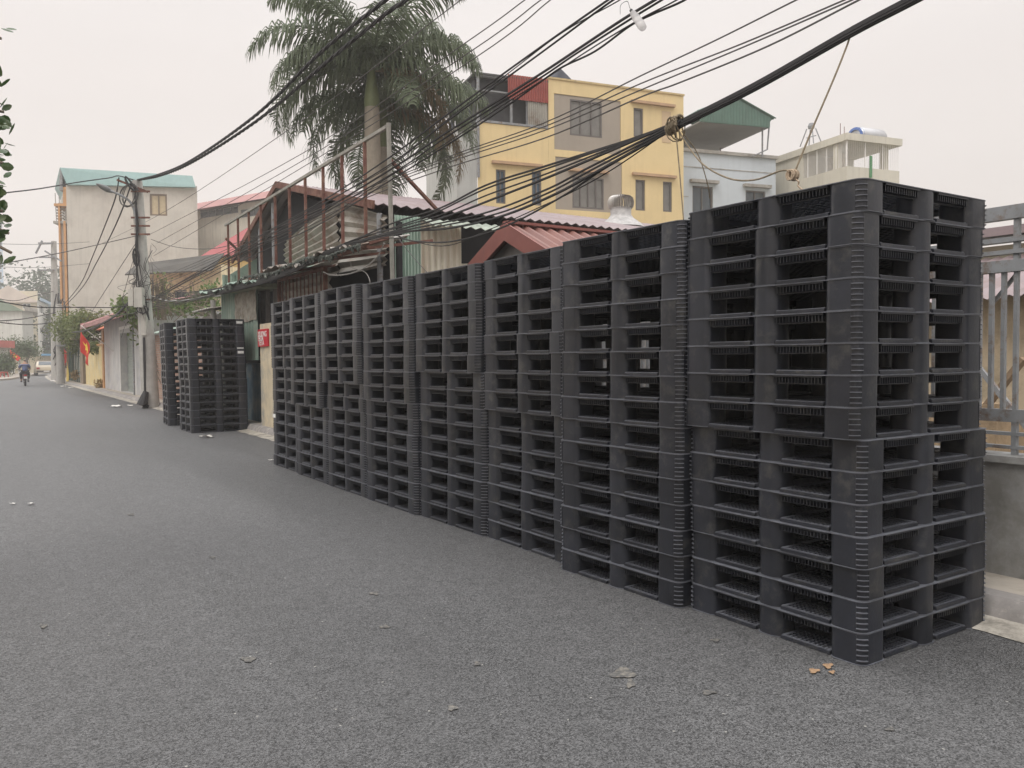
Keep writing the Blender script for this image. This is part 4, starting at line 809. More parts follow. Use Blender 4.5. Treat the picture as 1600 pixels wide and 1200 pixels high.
# canopy: gable roof, ridge running away from the viewer
m_gc = mat('green_canopy_tin', (0.13, 0.215, 0.175), rough=0.5, var=0.12, scale=1.5, streak=0.2)
cf = Fac(at(1062, 300, 34.6).to_2d(), at(1212, 300, 36.0).to_2d())
ap, er = cf.uz(1153, 150), cf.uz(1213, 184); el = (ap[0]-(er[0]-ap[0])*1.0, er[1]); lw = cf.uz(1200, 198)[1]
DD = 4.2
mb = MB()
for (u, z) in (er, el):
    P0 = cf.W(ap[0], ap[1], 0); A_ = cf.W(ap[0], ap[1], -DD)-P0; B_ = cf.W(u, z, 0)-P0; mb.corr(P0, A_, B_, 24, 0.03, 0.01)
mb.build('canopy_roof', m_gc, bb)
mb = MB(); lo = lw
pts = [cf.W(el[0]+0.15, el[1]-0.02, -0.1), cf.W(ap[0], ap[1]-0.06, -0.1), cf.W(er[0]-0.2, er[1]-0.02, -0.1), cf.W(er[0]-0.3, lo, -0.1), cf.W(el[0]+0.15, lo, -0.1)]
mb.prism(pts, -cf.n*0.04)
for k in range(46):
    u = el[0]+0.2+(er[0]-el[0]-0.5)*k/45; zt2 = ap[1]-0.08-(ap[1]-er[1])*abs(u-ap[0])/(er[0]-ap[0]); cf.box(mb, u, u+0.03, lo+0.02, zt2, -0.1, -0.07)
mb.build('canopy_gable', m_gc, bb)
mb = MB(); cf.box(mb, el[0]+0.15, er[0]-0.3, lo-0.02, lo+0.04, -DD, -0.15); mb.build('canopy_soffit', mat('soffit_grey', (0.24, 0.24, 0.235), var=0.1, scale=1), bb)
for u, d in ((er[0]-0.5, -0.3), (er[0]-0.45, -DD+0.4), (el[0]+0.4, -DD+0.4), (er[0]-2.1, -DD+0.4)):
    c = MB(); c.tube([cf.W(u, zt_, d), cf.W(u, lo, d)], 0.04, 6); c.build('canopy_post', m_grey_steel, bb)
c = MB(); c.tube([cf.W(er[0]-0.15, lo+0.2, -0.3), cf.W(er[0]-0.25, lo-0.9, -0.3), cf.W(er[0]-1.0, zt_, -0.3)], 0.035, 6); c.build('canopy_brace', m_grey_steel, bb)
# ------------------------------------------------------------------ cream building with barred roof room
Z_ = 34; C0 = at(1323, 300, Z_); fa = Fac((C0.x, C0.y+13), (C0.x, C0.y)); fb = Fac((C0.x, C0.y), (C0.x+0.98*6, C0.y-0.2*6))
cb = thing('cream_building', 'cream building with barred open roof room and water tank', 'building', C0)
m_cr = mat('cream_stained', (0.56, 0.53, 0.45), var=0.07, scale=0.8, streak=0.32, stcol=(0.30, 0.27, 0.22))
zT = fa.uz(1323, 208)[1]; zS = fa.uz(1323, 219)[1]; zB = fa.uz(1320, 260)[1]; uR = fb.uz(1405, 300)[0]; uC = fa.L
uo = fa.uz(1242, 260)[0]
mb = MB()
fb.box(mb, 0, uR, 0, zB, -13, 0)                           # lower body
fb.box(mb, -0.08, uR+0.08, zS, zT, -13, 0.08)             # roof slab
fb.box(mb, 0.0, uR, zB, zS, -13, -(13-uo)-0.0)            # solid rear part
mb.build('wall', m_cr, cb)
for q_ in ((0.02, 0.25, -0.8, -0.55), (uR-0.55, uR-0.3, -0.55, -0.3), (uR-0.3, uR-0.05, -5.2, -4.95), (0.02, 0.2, -5.5, -5.25)): c = MB(); fb.box(c, q_[0], q_[1], zB, zS, q_[2], q_[3]); c.build('pillar', m_cr, cb)
c = MB(); fb.box(c, uR-0.05, uR, zB, zS, -12, -5.5); fb.box(c, 1.4, uR-0.3, zB, zS-0.05, -9.0, -8.8); fb.box(c, 1.3, 1.45, zB, zS-0.05, -(13-uo), -1.6); c.build('inner_wall', m_beige, cb)
for nm, (p, q, st_) in enumerate((((0.04, -0.04), (uR-0.04, -0.04), 26), ((0.03, -0.06), (0.03, -(13-uo)), 40))):
    c = MB()
    for i in range(st_+1):
        t = i/st_; u = p[0]+(q[0]-p[0])*t; d = p[1]+(q[1]-p[1])*t; w_ = 0.035 if i % 9 == 0 else 0.013; fb.box(c, u-w_/2, u+w_/2, zB+0.003, zS-0.003, d-w_/2, d+w_/2)
    c.build('window_bars', m_wp, cb)
c = MB(); fb.box(c, 1.2, 1.32, zB-0.4, zS-0.55, 0.01, 0.05); c.build('green_strip', mat('green_cloth', (0.10, 0.25, 0.12), var=0.2, scale=4), cb)
tk = thing('water_tank', 'horizontal steel water tank with blue end on the cream building roof', 'water tank', fa.W(fa.uz(1290, 218)[0], zT))
uc = fa.uz(1287, 215)[0]; mb = MB(); prof = [(0.02, 0), (0.36, 0.03), (0.42, 0.15), (0.42, 1.3), (0.36, 1.42), (0.02, 1.45)]
cen = fa.W(uc, zT+0.42, -2.2); ax = fb.u
vs = []; n_ = 18
for r_, t_ in prof:
    for k in range(n_): a = 2*math.pi*k/n_; vs.append(cen + ax*t_ + fa.u*(math.cos(a)*r_) + Vector((0, 0, math.sin(a)*r_)))
m_tk = mat('tank_steel', (0.42, 0.42, 0.43), rough=0.3, var=0.1, scale=4, metal=0.6)
mb.add(vs, [(i*n_+k, i*n_+(k+1) % n_, (i+1)*n_+(k+1) % n_, (i+1)*n_+k) for i in range(len(prof)-1) for k in range(n_)]+[tuple(range(n_))]); mb.build('tank_body', m_tk, tk, smooth=0.9)
mb = MB(); vs = []
for r_, t_ in ((0.40, -0.02), (0.29, -0.05), (0.29, 0.05), (0.40, 0.09)):
    for k in range(n_): a = 2*math.pi*k/n_; vs.append(cen + ax*t_ + fa.u*(math.cos(a)*r_) + Vector((0, 0, math.sin(a)*r_)))
mb.add(vs, [(i*n_+k, i*n_+(k+1) % n_, (i+1)*n_+(k+1) % n_, (i+1)*n_+k) for i in range(3) for k in range(n_)]); mb.build('blue_end_ring', mat('tank_blue', (0.07, 0.13, 0.33), rough=0.4, var=0.1, scale=5), tk, smooth=0.9)
mb = MB(); [mb.tube([cen+ax*0.5+fa.u*a, fa.W(uc+a*1.2, zT, -2.6)], 0.03, 5) for a in (-0.4, 0.4)]; mb.build('stand', m_grey_steel, tk)
mb = MB(); uc2 = fa.uz(1256, 225)[0]; q = fa.W(uc2, zT, -0.5)
for dx, dy in ((-0.35, -0.3), (0.35, -0.3), (0.35, 0.3), (-0.35, 0.3)): mb.tube([q+Vector((dy, dx, 0)), q+Vector((dy*0.4, dx*0.4, 0.75))], 0.025, 5)
mb.tube([q+Vector((0, -0.25, 0.4)), q+Vector((0, 0.25, 0.4))], 0.02, 5); mb.lathe([(0.02, 0.72), (0.13, 0.75), (0.15, 0.85), (0.1, 0.98), (0.02, 1.0)], q, 10)
tag(mb.build('tank_tripod', m_grey_steel), 'small bare metal stand with round valve left of the water tank', 'stand')
for px, y0, lb in ((1341, 190, 'thin aerial rod on the cream building roof right of the corner'), (1314, 206, 'thin aerial rod on the cream building roof left of the corner')):
    mb = MB(); P = fb.W(0.8, zT, -1) if px == 1341 else fa.W(uC-0.6, zT, -0.4); mb.tube([P, P+Vector((0, 0, 0.6))], 0.015, 5); tag(mb.build('aerial_rod', m_rust), lb, 'aerial')
# ------------------------------------------------------------------ far buildings at the bend
def house(name, label, px0, px1, Z0, Z1, ytop, ybot_roof, wins, wall, roof=None, D=8, flat=True, rise=0, over=0.4, wv=1, ref=None):
    f = Fac(at(px0, 580, Z0).to_2d(), at(px1, 580, Z1).to_2d()); r_ = ray(px1, 580); f.back = Vector((r_.x, r_.y, 0)).normalized(); h = thing(name, label, 'building', f.W(f.L/2, 0)); xm = (px0+px1)/2
    ze = f.uz(xm, ybot_roof)[1]; zt = f.uz(xm, ytop)[1]; hs = [f.rect(*q) for q in wins]
    mb = MB(); f.wall(mb, 0, f.L, 0, ze, D, hs, rev=0.15); mb.build('wall', wall, h)
    for q in hs: window(h, f, q, m_wp, m_glass, rev=0.15, vb=wv, fw=0.09)
    mb = MB()
    if flat: mb.prism([f.W(-over, ze, over), f.W(f.L+over, ze, over), f.W(f.L+over, zt, over), f.W(-over, zt, over)], f.back*(D+over))
    else: mb.prism([f.W(-over, ze, over), f.W(f.L+over, ze, over), f.W(f.L/2, zt, over)], f.back*(D+over))
    mb.build('roof', roof or m_conc, h); return h, f
m_w1 = mat('far_white', (0.58, 0.57, 0.53), var=0.08, scale=0.7, streak=0.2); m_w2 = mat('far_grey', (0.40, 0.40, 0.37), var=0.08, scale=0.7, streak=0.25); m_w3 = mat('far_cream', (0.56, 0.50, 0.38), var=0.08, scale=0.7, streak=0.2)
house('green_roof_house', 'two storey pale house with low green pitched roof at the street bend', -30, 37, 92, 92, 466, 486, [(18, 31, 531, 541), (8, 14, 500, 506), (-16, -4, 530, 541)], m_w1, mat('far_green_roof', (0.20, 0.25, 0.19), var=0.1, scale=0.6), D=10, flat=False)
house('grey_wing_house', 'grey house wing with small window beside the green roofed house', 36.5, 54, 92, 96, 481, 487, [(48, 51, 523, 534)], m_w2, D=9)
house('cream_gable_house', 'large cream house with brown edged gable and twin attic windows behind the bend', -25, 62, 118, 118, 446, 473, [(7, 13, 455, 464), (17, 23, 455, 464), (35, 48, 474, 483), (-14, -6, 456, 464)], m_w3, mat('far_brown_gable', (0.55, 0.47, 0.41), var=0.1, scale=0.6), D=12, flat=False)
house('white_narrow_house', 'narrow white and blue house with stacked windows beyond the parked car', 61, 78, 112, 122, 470, 474, [(62, 68, 476, 490), (63, 69, 512, 522), (66, 74, 532, 545)], m_w1, mat('far_blue', (0.30, 0.40, 0.50), var=0.1, scale=0.6), D=10)
house('blue_glass_tower', 'pale blue glass tower block far away at the left edge', -60, 5, 190, 190, 340, 343, [(-50, 3, 345+i*16, 357+i*16) for i in range(7)], mat('tower_blue', (0.38, 0.48, 0.58), var=0.05, scale=0.3), D=20, wv=6)
house('low_wall_house', 'low beige wall and shed with blue awning behind the parked car', 55, 86, 100, 108, 553, 556, [], m_beige, mat('awning_blue', (0.12, 0.30, 0.48), var=0.15, scale=1), D=5, over=1.0)
house('street_front_house', 'low beige shop front with dark doorways under the tree at the bend', 10, 55, 84, 90, 549, 553, [(16, 24, 560, 583), (28, 33, 560, 583), (40, 46, 560, 582)], m_w3, m_tin, D=4)
house('red_canopy_stall', 'small stall with red roof at the far left edge of the street', -20, 14, 72, 76, 532, 543, [(-4, 6, 556, 585)], m_w2, mat('stall_red', (0.42, 0.12, 0.10), var=0.2, scale=1), D=4)
# long side fence left of the road (outside the picture, seen from other viewpoints)
mb = MB(); mb.box(-4.0, -3.8, -8, 30, 0, 2.2); tag(mb.build('left_boundary_wall', m_beige), 'plain plastered wall along the left side of the road', 'wall')
# ------------------------------------------------------------------ utility poles
def crom(P, k=6):
    P = [Vector(p) for p in P]; Q = [P[0]*2-P[1]]+P+[P[-1]*2-P[-2]]; o = []
    for i in range(1, len(Q)-2):
        for j in range(k):
            t = j/k; a, b, c, d = Q[i-1:i+3]; o.append(0.5*((2*b)+(c-a)*t+(2*a-5*b+4*c-d)*t*t+(-a+3*b-3*c+d)*t**3))
    return o+[P[-1]]
pb = onz(236, 637, 0.0); pt_ = at(214, 283, (pb-CAM).dot(F)-0.1)
up = thing('utility_pole', 'near concrete utility pole tangled with cables, grey boxes and a lamp arm', 'utility pole', pb)
def pp(t, dx=0, dy=0): return pb+(pt_-pb)*t+Vector((dx, dy, 0))
mb = MB(); mb.tube([pp(0), pp(0.3), pp(0.7), pp(1)], [0.25, 0.225, 0.175, 0.15], 14); mb.build('shaft', m_pole, up, smooth=0.9)
Zp = (pb-CAM).dot(F)
def pz(px, py, dz=0): return at(px, py, Zp+dz)
for y_ in (299, 340, 353, 366, 468):
    a, b = pz(205, y_, -0.3), pz(234, y_, -0.3); c = MB(); c.bar(a, b, 0.05); c.build('cross_bracket', m_rust, up)
c = MB(); a = pz(183, 281, -0.3); b = pz(231, 300, -0.2); c.bar(a, b, 0.06); c.build('cross_arm', m_rust, up)
c = MB(); c.tube(crom([pz(214, 392, -0.3), pz(213, 345, -0.3), pz(205, 318, -0.35), pz(190, 306, -0.5), pz(170, 297, -0.7)]), 0.035, 7); c.build('lamp_arm', m_grey_steel, up, smooth=0.9)
c = MB(); a, b = pz(176, 300, -0.6), pz(150, 287, -0.9); c.tube([a, a+(b-a)*0.3, a+(b-a)*0.7, b], [0.04, 0.09, 0.07, 0.015], 8); c.build('lamp_head', mat('lamp_grey', (0.16, 0.16, 0.16), rough=0.5), up, smooth=0.9)
def pbox(x0, y0, x1, y1, dz, th, nm, mt):
    f_ = Fac(pz(x0, y1, dz).to_2d(), pz(x1, y1, dz).to_2d()); r_ = f_.rect(x0, x1, y0, y1); c = MB(); f_.box(c, *r_, -th, 0); c.build(nm, mt, up)
m_bx = mat('pale_grey_box', (0.46, 0.44, 0.40), rough=0.6, var=0.1, scale=5, streak=0.3)
pbox(209, 449, 222, 480, -0.55, 0.2, 'meter_box', m_bx); pbox(200, 452, 208, 478, -0.50, 0.16, 'meter_box', m_bx)
pbox(220, 492, 228, 524, -0.30, 0.12, 'conduit_box', m_bx); pbox(224, 527, 227, 622, -0.26, 0.04, 'cable_duct', m_cable)
c = MB(); c.tube([pz(228, 612, -0.3), pz(222, 632, -0.4), pz(227, 637, -0.3)], [0.08, 0.16, 0.14], 8); c.build('black_base_wrap', m_cable, up)
def coil(px, y0, y1, w, n_, nm='cable_coil', m_=None, dz=-0.4, seed=1):
    r_ = random.Random(seed); c = MB(); P0, P1 = pz(px[0], y0, dz), pz(px[1], y1, dz)
    for k in range(n_):
        pts = []; ph = r_.uniform(0, 6.28); ww = w*r_.uniform(0.5, 1.1); a0 = r_.uniform(-0.1, 0.1)
        for j in range(17):
            t = j/16*2*math.pi; mid = (P0+P1)/2; h_ = (P1-P0)/2*r_.uniform(0.97, 1.03)
            pts.append(mid + h_*math.cos(t) + R0*(math.sin(t)*ww) + Vector((0, 1, 0))*(math.sin(ph)*ww*0.6))
        c.tube(pts, 0.014, 5, cap=False)
    return c.build(nm, m_ or m_cable, up)
coil((196, 210), 276, 298, 0.07, 14, seed=2); coil((211, 214), 388, 416, 0.09, 14, seed=3); coil((205, 200), 286, 322, 0.30, 4, m_=m_cable2, seed=4)
coil((213, 215), 438, 458, 0.14, 3, m_=m_cable2, seed=5); coil((221, 223), 478, 490, 0.18, 4, m_=m_cable, seed=6)
r_ = random.Random(9)
c = MB()
for k in range(30):      # tangle of loose wires round the middle of the pole
    x0, y0 = r_.uniform(204, 238), r_.uniform(380, 470); x1, y1 = x0+r_.uniform(-26, 14), y0+r_.uniform(15, 80)
    z0, z1 = r_.uniform(-0.5, 0.1), r_.uniform(-0.5, 0.1)
    pts = [pz(x0, y0, z0), pz(x0+r_.uniform(-12, 10), y0+(y1-y0)*0.35, z0), pz(x1+r_.uniform(-8, 12), y0+(y1-y0)*0.7, z1), pz(x1, y1, z1)]
    c.tube(crom(pts, 5), r_.choice((0.006, 0.009, 0.012)), 4)
c.build('wire_tangle', m_cable2, up)
c = MB()
for k in range(4):
    x0 = r_.uniform(208, 216); pts = [pz(x0, 300+k, -0.35), pz(x0+r_.uniform(2, 8), 350, -0.35), pz(214+r_.uniform(-4, 6), 400, -0.35), pz(220+r_.uniform(-6, 8), 460, -0.35), pz(228+r_.uniform(-3, 6), 500, -0.3)]
    c.tube(crom(pts, 5), 0.016, 4)
c.build('down_cables', m_cable, up)
# pair of far poles
def farpole(px, pyb, pyt, r0, label, arms, dz=0):
    b = onz(px, pyb, 0.0); Z = (b-CAM).dot(F); t_ = at(px-3, pyt, Z); o = thing('utility_pole', label, 'utility pole', b, 'concrete utility poles far along the street')
    c = MB(); c.tube([b, (b+t_)/2, t_], [r0, r0*0.85, r0*0.6], 10); c.build('shaft', m_pole, o, smooth=0.9)
    for (xa, ya, xb, yb2) in arms: c = MB(); c.bar(at(xa, ya, Z-0.3), at(xb, yb2, Z-0.3), 0.10); c.build('cross_arm', m_grey_steel, o)
    return o, Z
fp, ZP = farpole(87, 595, 377, 0.30, 'tall far concrete pole with steel cross arms beyond the flags', [(60, 380, 84, 380), (62, 402, 84, 402), (70, 392, 96, 408), (60, 422, 86, 422), (56, 396, 66, 376)])
c = MB(); r_ = random.Random(5)
for k in range(40):
    x0, y0 = r_.uniform(88, 104), r_.uniform(455, 545); pts = [at(x0, y0, ZP-0.5), at(x0+r_.uniform(-5, 5), y0+r_.uniform(6, 18), ZP-0.6), at(x0+r_.uniform(-7, 7), y0+r_.uniform(20, 40), ZP-0.4)]
    c.tube(crom(pts, 4), 0.045, 4)
c.build('wire_tangle', m_cable, fp)
farpole(95, 600, 475, 0.26, 'shorter thick far pole wrapped in black cable coils', [(88, 540, 103, 540)])
for px, y0, y1, lb in ((62, 375, 470, 'slim steel riser left of the tall far pole'),):
    pass
# ------------------------------------------------------------------ overhead cables
LC = 'overhead cables strung along the street'
def cable(label, pts, x=4.5, r=0.012, m_=None, group=LC, fn=None, n=5, twist=0):
    P = [(fn(*p) if fn else onx(p[0], p[1], x)) if len(p) == 2 else at(*p) for p in pts]
    Q = crom(P, 7); c = MB()
    if len(pts[0]) == 2 and pts[0][1] < 0:      # on towards the next pole behind the viewer
        g = (Q[0]-Q[3]).normalized(); q1 = Q[0]+g*1.2; Q = [Vector((Q[0].x, -16, q1.z+1.2)), Vector((Q[0].x, q1.y-3, q1.z+0.2)), q1]+Q
    elif pts[0][0] < 0: Q = [Q[0]+(Q[0]-Q[2]).normalized()*9+Vector((0, 0, 0.4))]+Q
    r = r*(0.9 if twist else 0.76)
    if twist:
        tot = 0; L_ = []
        for k in range(len(Q)): tot += (Q[k]-Q[k-1]).length if k else 0; L_.append(tot)
        D_ = []
        m__ = int(tot/0.12)
        for k in range(m__+1):
            s_ = tot*k/m__; i = max(j for j in range(len(L_)) if L_[j] <= s_+1e-6); i = min(i, len(Q)-2); t = (s_-L_[i])/max(1e-6, L_[i+1]-L_[i]); D_.append(Q[i].lerp(Q[i+1], t))
        for h_ in range(3):
            c.tube([p+Vector((math.cos(k*0.9+h_*2.09)*r, 0, math.sin(k*0.9+h_*2.09)*r)) for k, p in enumerate(D_)], r*0.95, 5)
    else: c.tube(Q, r, n)
    return tag(c.build('overhead_cable', m_ or m_cable, smooth=0.9), label, 'cable', group)
cable('upper of two thick twisted cables sweeping from the pole top across the palm', [(660, -50), (605, -2), (500, 83), (400, 180), (300, 250), (250, 272), (215, 281)], 4.15, 0.017, twist=1)
cable('lower of two thick twisted cables sweeping from the pole top across the palm', [(690, -50), (635, 0), (600, 24), (500, 106), (400, 190), (300, 254), (250, 275), (215, 282)], 4.20, 0.017, twist=1)
# thin wires passing behind the frame
for lb, x, pts in (('topmost thin wire crossing the sky left of the palm', 4.6, [(760, -30), (720, 0), (675, 34), (475, 186), (262, 328), (160, 380)]),
                   ('second thin wire from the top crossing the palm crown', 4.6, [(870, -35), (820, 0), (720, 72), (472, 240), (262, 352), (230, 368)]),
                   ('third thin wire from the top crossing the palm crown', 4.65, [(885, -25), (845, 0), (733, 82), (478, 248), (245, 380)]),
                   ('fourth thin wire from the top crossing the palm crown', 4.7, [(905, -30), (860, 0), (740, 92), (480, 257), (240, 400)])):
    cable(lb, pts, x, 0.008, m_cable2)
mid = [('upper cable of the close pair passing over the red tin terrace', [(1000, -32), (950, 0), (830, 84), (700, 178), (600, 252), (500, 316), (400, 372), (232, 470)], 0.013),
       ('second cable of the close pair passing over the red tin terrace', [(1010, -30), (958, 0), (838, 88), (706, 184), (606, 259), (500, 322), (400, 379), (232, 472)], 0.012),
       ('thin cable between the two cable pairs over the yellow building', [(1010, -28), (965, 2), (880, 50), (800, 110), (700, 186), (600, 266), (480, 330), (380, 386), (234, 474)], 0.007),
       ('cable carrying the hanging plastic bottle', [(1070, -28), (1023, 0), (980, 26), (940, 52), (850, 112), (780, 156), (690, 212), (615, 262), (500, 331), (400, 384), (300, 432), (232, 470)], 0.016),
       ('cable just below the one with the plastic bottle', [(1075, -25), (1034, 0), (985, 30), (900, 84), (850, 118), (780, 162), (690, 219), (615, 270), (500, 336), (400, 388), (300, 436), (232, 474)], 0.012),
       ('lowest thin cable of the upper group beside the bottle', [(1095, -22), (1050, 4), (1000, 30), (930, 72), (850, 124), (780, 168), (690, 228), (600, 281), (500, 345), (380, 400), (234, 478)], 0.008),
       ('dark wavy cable running below the plastic bottle', [(1110, -25), (1066, 2), (1020, 22), (985, 40), (930, 80), (880, 104), (850, 124), (780, 174), (690, 232), (600, 288), (500, 350), (390, 402), (234, 480)], 0.012)]
for i, (lb, pts, r) in enumerate(mid): cable(lb, pts, 4.42+0.02*i, r)
for lb, pts, r in (('highest of four thin wires from the top right across the yellow facade', [(1290, -22), (1244, 0), (1120, 62), (1000, 119), (850, 192), (700, 245), (560, 300), (400, 370), (236, 440)], 0.008),
                   ('second of four thin wires from the top right across the yellow facade', [(1360, -18), (1319, 0), (1160, 68), (1000, 131), (850, 198), (700, 249), (560, 304), (400, 374), (236, 444)], 0.008),
                   ('third of four thin wires from the top right across the yellow facade', [(1372, -18), (1331, 0), (1165, 72), (1000, 141), (850, 204), (700, 254), (560, 308), (400, 378), (236, 448)], 0.008),
                   ('lowest of four thin wires from the top right across the yellow facade', [(1385, -20), (1342, 0), (1200, 72), (1062, 129), (1000, 152), (850, 216), (700, 262), (560, 314), (400, 384), (236, 452)], 0.009)):
    cable(lb, pts, 4.68, r, m_cable2)
# heavy bundle tied above the near stacks, fanning out to the left
TX = 4.28; tie = (1052, 197)
fan = [[(860, 257), (760, 289), (690, 324), (618, 347), (560, 372)], [(860, 262), (760, 295), (680, 333), (618, 355), (550, 378)], [(860, 270), (760, 306), (690, 336), (618, 357), (540, 380)],
       [(880, 268), (800, 300), (700, 338), (618, 361), (540, 384)], [(920, 262), (850, 298), (750, 335), (618, 363), (530, 386)], [(930, 262), (850, 304), (760, 338), (618, 366), (520, 388)],
       [(935, 266), (860, 306), (780, 338), (700, 356), (618, 364), (520, 392)], [(945, 262), (880, 305), (800, 348), (740, 369), (690, 378), (640, 375), (600, 366), (520, 394)], [(960, 262), (900, 296), (850, 320), (760, 360), (690, 384), (600, 372), (500, 402)]]
fl = ['highest cable of the fan leaving the rope tie', 'second cable of the fan leaving the rope tie', 'third cable of the fan leaving the rope tie', 'fourth cable of the fan leaving the rope tie', 'middle cable of the fan leaving the rope tie',
      'sixth cable of the fan leaving the rope tie', 'seventh cable of the fan leaving the rope tie', 'sagging dark cable dipping in front of the red gable', 'thin lowest wire of the fan leaving the rope tie']
for i, mids in enumerate(fan):
    a = 2*math.pi*i/9; ox, oz = math.cos(a)*0.022, math.sin(a)*0.022
    def fn(px, py, ox=ox, oz=oz, i=i):
        w_ = 1 if px > 1000 else 0.25; return onx(px, py, TX+0.12*(1-w_) + ox)+Vector((0, 0, oz*w_))
    tail = [(430, 428+i*1.2), (330, 452+i*1.5), (238, 462+i*3)]
    cable(fl[i], [(1560, -75+i*0.6), (1425, 0), (1330, 50), (1180, 135), (tie[0]+12, tie[1]-4), tie] + mids + tail, TX, (0.014, 0.012, 0.011, 0.016, 0.013, 0.012, 0.017, 0.012, 0.007)[i], fn=fn)
# ropes
m_rope = mat('hemp_rope', (0.22, 0.18, 0.125), rough=0.9, var=0.3, scale=20)
tz = onx(1055, 195, TX)
c = MB()
for k in range(9):
    ctr = tz+Vector((0, (k-4)*0.012, -(k-4)*0.004)); c.tube([ctr+Vector((math.cos(t*0.52)*0.042, math.sin(k)*0.01, math.sin(t*0.52)*0.044)) for t in range(13)], 0.008, 5, cap=False)
for k in range(4): c.tube([tz+Vector((math.cos(t*0.5+k)*0.05, 0.05*math.cos(t*0.5), math.sin(t*0.5)*(0.06+0.01*k)-0.03)) for t in range(13)], 0.005, 5, cap=False)
tag(c.build('rope_tie', m_rope), 'rope wound round the heavy cable bundle where it fans out', 'rope')
def S1(px, py, t=0): return onx(px, py, 4.15)
c = MB(); c.tube(crom([onx(1333, 40, TX), onx(1322, 75, TX), onx(1300, 130, 4.2), onx(1270, 200, 4.1), onx(1243, 266, 4.0)]), 0.006, 5); tag(c.build('rope', m_rope), 'rope hanging from the cable bundle down to the knot above the nearest stack', 'rope')
c = MB(); kp = onx(1241, 273, 4.0)
for k in range(6): c.tube([kp+Vector((0.02*math.sin(k*2.1), math.cos(t*0.52)*0.022+0.004*k, math.sin(t*0.52)*0.028)) for t in range(13)], 0.006, 5, cap=False)
c.tube(crom([kp+Vector((0, 0, -0.02)), onx(1248, 284, 4.0), onx(1247, 290, 4.0), onx(1256, 298, 4.0)]), 0.005, 5)
tag(c.build('rope_knot', mat('pale_rope', (0.42, 0.33, 0.24), rough=0.9, var=0.3, scale=25)), 'rope knot with a hook just above the top of the nearest stack', 'rope')
c = MB(); c.tube(crom([onx(1060, 203, TX), onx(1075, 228, TX), onx(1100, 258, 4.2), onx(1140, 279, 4.15), onx(1180, 281, 4.1), onx(1220, 267, 4.0), onx(1240, 268, 4.0)]), 0.006, 5); tag(c.build('rope', m_rope), 'slack rope looping from the tie to the knot above the nearest stack', 'rope')
c = MB(); c.tube([onx(1056, 205, TX), onx(1062, 270, 4.25), onx(1068, 343, 4.2)], 0.005, 5); tag(c.build('rope', m_rope), 'thin rope hanging straight down from the tie to the second stack', 'rope')
c = MB(); c.tube(crom([onx(1065, 205, TX), onx(1090, 240, 4.4), onx(1105, 285, 4.5), onx(1109, 310, 4.6)]), 0.004, 5); tag(c.build('rope', m_rope), 'faint thin cord hanging from the tie in front of the blue building', 'rope')
# plastic bottle
bt = thing('plastic_bottle', 'clear plastic bottle tied upside down to an overhead cable', 'bottle', onx(990, 28, 4.48))
P, Q = onx(988, 19, 4.47), onx(1006, 45, 4.47); mb = MB(); mb.tube([P+(Q-P)*t for t in (0, 0.05, 0.3, 0.62, 0.75, 0.95, 1.0)], [0.008, 0.028, 0.034, 0.034, 0.036, 0.03, 0.012], 10)
mb.build('bottle_body', mat('clear_plastic', (0.72, 0.70, 0.70), rough=0.15, var=0.05, alpha=0.55), bt, smooth=0.9)
mb = MB(); mb.tube([P-(Q-P)*0.12, P+(Q-P)*0.03], 0.014, 8); mb.build('cap', m_cable, bt)
mb = MB(); mb.tube(crom([onx(969, 22, 4.47), onx(970, 8, 4.47), onx(980, 2, 4.47), onx(984, 12, 4.47), P]), 0.0025, 4); mb.build('string', m_cable2, bt)
# wires on the left of the pole
def zline(label, pts, r=0.02, m_=None): return cable(label, pts, r=r, m_=m_)
zline('thick cable running level from the pole top to the left edge', [(-60, 309, 17), (10, 301, 19.5), (60, 295, 21), (120, 285, 23), (170, 278, 24), (186, 275, Zp-0.3), (215, 283, Zp-0.2)], 0.022)
zline('left of two dark cables sagging steeply from the pole arm to the far poles', [(186, 277, Zp-0.3), (180, 310, Zp), (165, 350, 28), (145, 400, 34), (125, 445, 42), (98, 478, ZP)], 0.028)
zline('right of two dark cables sagging steeply from the pole arm to the far poles', [(206, 285, Zp-0.3), (190, 330, Zp), (172, 370, 28), (150, 412, 34), (128, 450, 42), (98, 482, ZP)], 0.028)
zline('wire rising from the left edge to the middle of the near pole', [(-40, 418, 16), (20, 409, 18), (90, 396, 21), (150, 383, 23), (211, 369, Zp-0.3)], 0.016, m_cable2)
zline('wire sagging from the left edge across the grey house', [(-40, 463, 17), (0, 471, 18.5), (60, 480, 20.5), (125, 480, 22.5), (180, 480, 24), (232, 472, Zp-0.2)], 0.018)
zline('thin wire looping low across the grey house to the near pole', [(90, 477, 30), (135, 483, 28), (165, 492, 26), (200, 491, 25), (215, 487, Zp-0.2)], 0.014, m_cable2)
zline('heavy dark cable falling left from the near pole over the mauve roof', [(216, 458, Zp-0.4), (196, 478, Zp), (170, 500, 28), (130, 517, 36), (98, 520, ZP)], 0.05)
zline('thin straight wire falling left from the coil on the near pole', [(211, 382, Zp-0.3), (180, 430, 27), (145, 485, 33), (118, 530, 42)], 0.014, m_cable2)
zline('second thin straight wire falling left beside the near pole', [(213, 392, Zp-0.3), (204, 420, 25), (196, 450, 26), (190, 470, 27)], 0.012, m_cable2)
zline('wire from the near pole sagging to the billboard frame', [(236, 374, Zp-0.1), (270, 385, 24), (310, 389, 22), (352, 385, 20), (420, 360, 18)], 0.012, m_cable2)
zline('upper wire crossing in front of the far houses', [(-30, 460, 40), (20, 470, 45), (50, 463, 50), (84, 455, ZP)], 0.03, m_cable2)
